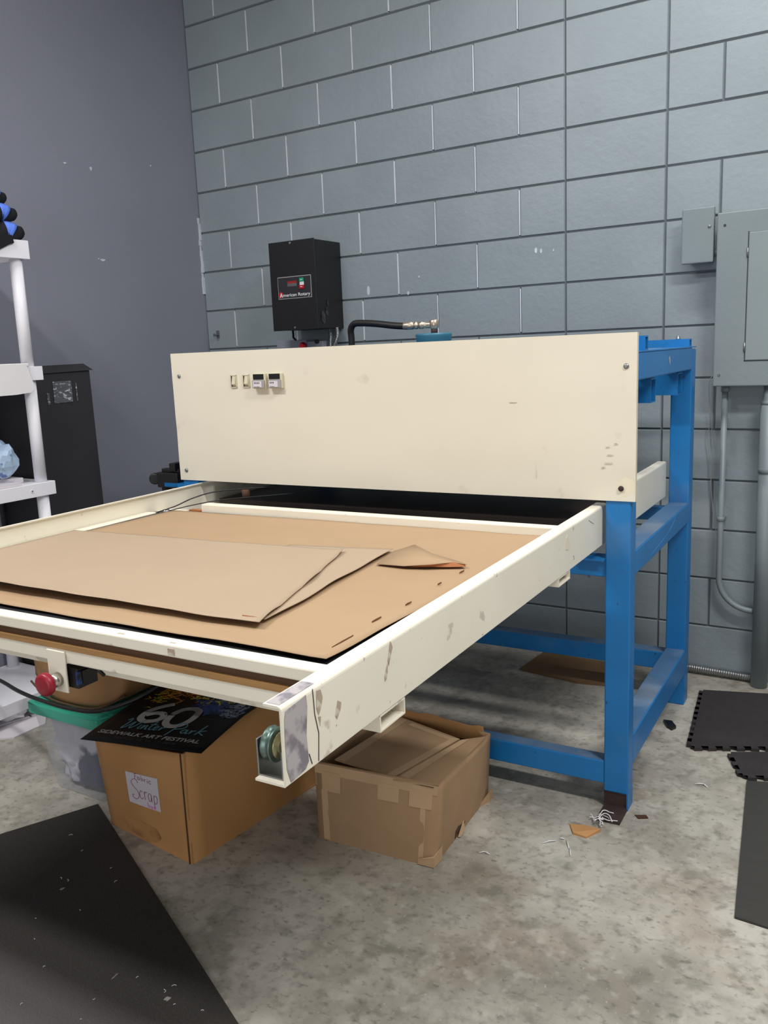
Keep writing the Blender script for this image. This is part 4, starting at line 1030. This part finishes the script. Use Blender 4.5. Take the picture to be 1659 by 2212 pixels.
# ---------------------------------------------------------------- floor things
def flat(pts, z0, z1, mt): return B().m(mt).hexa([(x, y, z0) for x, y in pts], [(x, y, z1) for x, y in pts])
T = Vector((1.19, -1.947)); e1 = Vector((.902, -.432)); e2 = Vector((-.432, -.902))
mm_ = M['mat_black']
nt = mm_.node_tree
layer(mm_, (150, 148, 144), 34, .735, .75, fac=.8, stretch=(1, .35, 1), detail=2)
layer(mm_, (58, 54, 52), 2, .5, .7, fac=.5)
b_ = nt.nodes['Principled BSDF']; inp = b_.inputs['Base Color']          # lit grey zone on the near part of the mat, painted into its colour
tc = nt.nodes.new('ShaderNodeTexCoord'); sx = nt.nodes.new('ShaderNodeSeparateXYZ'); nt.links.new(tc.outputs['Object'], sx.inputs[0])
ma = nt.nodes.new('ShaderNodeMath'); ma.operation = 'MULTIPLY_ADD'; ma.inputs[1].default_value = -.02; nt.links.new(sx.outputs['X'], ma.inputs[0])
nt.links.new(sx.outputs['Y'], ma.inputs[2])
LIT_ZONE = ma
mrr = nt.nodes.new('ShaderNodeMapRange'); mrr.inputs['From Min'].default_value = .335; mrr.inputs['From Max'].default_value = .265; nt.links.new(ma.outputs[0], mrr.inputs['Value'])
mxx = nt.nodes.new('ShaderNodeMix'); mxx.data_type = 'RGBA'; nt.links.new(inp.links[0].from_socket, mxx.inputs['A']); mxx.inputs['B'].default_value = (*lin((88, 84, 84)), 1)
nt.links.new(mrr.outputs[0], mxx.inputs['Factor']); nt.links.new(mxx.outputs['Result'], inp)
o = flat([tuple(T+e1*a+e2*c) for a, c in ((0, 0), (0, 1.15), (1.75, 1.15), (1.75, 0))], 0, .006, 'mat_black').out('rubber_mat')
tag(o, 'black rubber floor mat filling the lower left foreground', 'floor mat')
o['label'] = 'black rubber floor mat flecked with lint, in the lower left foreground'
# lint
lint = empty('lint_fluff', (1.5, -2.5, .006)); rg = random.Random(21)
b = B().m('paper')
for k in range(70):
    a, c = rg.uniform(.1, 1.6), rg.uniform(.03, .9)
    p = T+e1*a+e2*c; an = rg.uniform(0, PI); L0 = rg.uniform(.003, .011)
    P = [(p.x+L0*math.cos(an+.5*q)*q/3, p.y+L0*math.sin(an+.5*q)*q/3, .0068) for q in range(4)]
    b.tube(P, .0007, 5)
bpy.data.objects.remove(lint)
o = b.out('lint_fluff'); tag(o, 'scattered pale lint flecks on the black rubber mat', 'lint', kind='stuff')

def puzzle(corners, edges, tab=.014, step=.045, mt='foam', z=.012, label='', nm='foam_tile'):
    """interlocking tile outline: square-ish tabs on the listed edges"""
    out = []
    m = len(corners)
    for i in range(m):
        p = Vector(corners[i]); q = Vector(corners[(i+1) % m]); d = q-p; L0 = d.length; d.normalize(); n_ = Vector((d.y, -d.x))
        out.append(tuple(p))
        if i in edges:
            k = int(L0/step); s_ = L0/k
            for j in range(k):
                a = p+d*s_*(j+.28); c = p+d*s_*(j+.72)
                out += [tuple(a), tuple(a-d*.003+n_*tab), tuple(c+d*.003+n_*tab), tuple(c)]
    b = B().m(mt); bm = b.bm
    lo_ = [bm.verts.new((x, y, 0)) for x, y in out]; hi = [bm.verts.new((x, y, z)) for x, y in out]
    b.face(hi); b.face(lo_[::-1])
    for i in range(len(out)): j = (i+1) % len(out); b.face([lo_[i], lo_[j], hi[j], hi[i]])
    bmesh.ops.triangulate(bm, faces=[f for f in bm.faces if len(f.verts) > 4])
    return b
o = puzzle([(2.735, -.732), (3.32, -.45), (3.26, -.04), (2.672, -.215)], {0, 3}).out('foam_tile')
tag(o, 'charcoal interlocking foam floor tile, the one nearer the block wall', 'floor tile', 'foam tiles by the press')
o = puzzle([(2.925, -.866), (3.45, -.61), (3.36, -.46), (2.862, -.716)], {0, 3}).out('foam_tile')
tag(o, 'charcoal interlocking foam floor tile touching the ribbed runner', 'floor tile', 'foam tiles by the press')
o = flat([(2.938, -.884), (3.022, -1.585), (3.50, -1.61), (3.55, -.65)], 0, .006, 'ribbed').out('rubber_runner')
tag(o, 'dark ribbed rubber runner at the right edge of the floor', 'floor mat')
b = B().m('cardfloor')
b.hexa([(1.93, -.30, .001), (2.20, -.34, .001), (2.42, -.30, .001), (2.36, -.08, .001), (1.95, -.07, .001)], [(1.93, -.30, .008), (2.20, -.34, .012), (2.42, -.30, .008), (2.36, -.08, .012), (1.95, -.07, .010)])
tag(b.out('cardboard_sheet'), 'flattened brown cardboard lying on the floor under the press frame', 'cardboard')
b = B().m('blackplastic').hexa([(2.600, -.55, 0), (2.625, -.60, 0), (2.645, -.615, 0), (2.655, -.59, 0), (2.63, -.55, 0)], [(2.600, -.55, .008), (2.625, -.60, .014), (2.645, -.615, .008), (2.655, -.59, .010), (2.63, -.55, .010)])
tag(b.out('black_scrap'), 'black scrap of plastic on the floor by the rear post', 'scrap')
b = B().m('card').hexa([(2.535, -1.372, 0), (2.56, -1.415, 0), (2.60, -1.418, 0), (2.625, -1.365, 0), (2.58, -1.355, 0)], [(2.535, -1.372, .004), (2.56, -1.415, .007), (2.60, -1.418, .005), (2.625, -1.365, .009), (2.58, -1.355, .003)])
tag(b.out('cardboard_scrap'), 'small torn brown cardboard scrap by the rusty foot plate', 'scrap')
rg = random.Random(8)
b = B()
for k in range(9):
    c = Vector((2.603+rg.uniform(-.012, .016), -1.32+rg.uniform(-.03, .02), .012)); P = []
    a = rg.uniform(0, 6)
    for i in range(7): P.append(tuple(c+Vector((.0, 0, max(-.002, .010*math.sin(i*.6+k)))))); c += Vector((.009*math.cos(a), .009*math.sin(a), 0)); a += rg.uniform(-1, 1.2)
    b.tube(spline(P, 3), .0014, 6)
tag(b.out('string_tangle', 'cloth_white'), 'tangle of white string on the rusty foot plate of the front right post', 'string')
b = B().m('stain').hexa([(2.685, -1.235, 0), (2.70, -1.25, 0), (2.725, -1.235, 0), (2.715, -1.222, 0)], [(2.685, -1.235, .002), (2.70, -1.25, .003), (2.725, -1.235, .004), (2.715, -1.222, .003)])
tag(b.out('black_scrap'), 'tiny dark scrap on the floor right of the front right post', 'scrap')
for i, (pts, lab) in enumerate([([[(2.50, -1.50), (2.53, -1.47)], [(2.535, -1.455), (2.548, -1.452)], [(2.555, -1.455), (2.575, -1.49)], [(2.577, -1.49), (2.59, -1.52)]], 'clear plastic slivers on the concrete left of the cardboard scrap'),
                     ([[(2.365, -1.625), (2.385, -1.61)], [(2.372, -1.615), (2.394, -1.618)]], 'clear plastic slivers beside the battered box'),
                     ([[(2.80, -.97), (2.83, -.96)], [(2.815, -.955), (2.84, -.975)]], 'clear plastic slivers near the foam tiles')]):
    b = B()
    for p, q in pts: b.tube([(p[0], p[1], .0022), ((p[0]+q[0])/2, (p[1]+q[1])/2, .005), (q[0], q[1], .0022)], .0016, 6)
    tag(b.out('plastic_sliver', 'white'), lab, 'plastic scrap')
# printed sheets / film on the floor at far left
o = flat([(.02, -1.50), (.12, -1.395), (.30, -1.46), (.50, -1.62), (.50, -1.76), (.30, -1.92), (.05, -1.95)], .0, .005, 'paper').out('white_film')
tag(o, 'white crumpled film spread on the floor under the left side of the press', 'film')
o = flat([(.10, -1.62), (.20, -1.50), (.40, -1.58), (.36, -1.72), (.15, -1.80)], .0052, .009, 'sheetprint').out('printed_sheet')
tag(o, 'black and white printed sheet lying on the white film at the left', 'sheet')
o = blob((.33, -1.655, .032), (.07, .05, .026), 'cloth_white', 4, .3, 2, 3, .0092).out('white_cup')
o.name = 'crumpled_tissue'; tag(o, 'crumpled white tissue on the printed sheet at the far left', 'tissue')

# ---------------------------------------------------------------- lights: shop fixtures on the ceiling
def fixture(x, y, z, lx, ly, w, colr, lab):
    e = empty('ceiling_light', (x, y, z))
    part(B().m('lampwhite').box(x-lx/2, x+lx/2, y-ly/2, y+ly/2, z+.01, z+.08, .004), 'housing', None, e)
    l = bpy.data.lights.new('tube_light', 'AREA'); l.shape = 'RECTANGLE'; l.size = lx; l.size_y = ly; l.energy = w; l.color = colr
    lo_ = bpy.data.objects.new('tube_light', l); COL.objects.link(lo_); lo_.location = (0, 0, 0); lo_.parent = e
    tag(e, lab, 'ceiling light', 'ceiling lights outside the frame')
    return e
EN = [34, 10, 92, 80, 16, 42]
fixture(2.8, -.95, 3.6, 1.2, .25, EN[0], (1, .99, .98), 'long white ceiling light close to the block wall, out of frame')
fixture(2.5, -2.5, 3.6, 1.2, .25, EN[1], (1, .985, .96), 'long white ceiling light above the press bed, out of frame')
fixture(4.4, -2.3, 3.6, 1.2, .25, EN[2], (1, .985, .96), 'long white ceiling light at the right of the room, out of frame')
fixture(.9, -3.2, 3.6, 1.2, .25, EN[3], (1, .985, .96), 'long white ceiling light at the left of the room, out of frame')
fixture(3.2, -4.8, 3.6, 1.2, .25, EN[4], (1, .985, .96), 'long white ceiling light behind the photographer, out of frame')
# added soft fill light behind the camera, framed as an unseen door opening
fw = struct(B().m('shelf').box(1.9, 2.0, RY, RY+.04, 0, 2.6).box(4.6, 4.7, RY, RY+.04, 0, 2.6).box(2.0, 4.6, RY, RY+.04, 2.5, 2.6).out('added_unseen_trim'))
l = bpy.data.lights.new('rear_fill_light', 'AREA'); l.shape = 'RECTANGLE'; l.size = 2.6; l.size_y = 2.0; l.energy = EN[5]; l.color = (.98, .99, 1)
lo_ = bpy.data.objects.new('rear_fill_light', l); COL.objects.link(lo_); lo_.location = (3.3, RY+.05, 1.3); lo_.rotation_euler = (PI/2, 0, 0)
w = bpy.data.worlds.new('world'); S.world = w; w.use_nodes = True
w.node_tree.nodes['Background'].inputs[0].default_value = (.5, .52, .56, 1); w.node_tree.nodes['Background'].inputs[1].default_value = .05
S.view_settings.view_transform = 'Standard'; S.view_settings.look = 'None'; S.view_settings.gamma = 1; S.view_settings.use_curve_mapping = False
S.view_settings.exposure = 0
S.cycles.max_bounces = 8
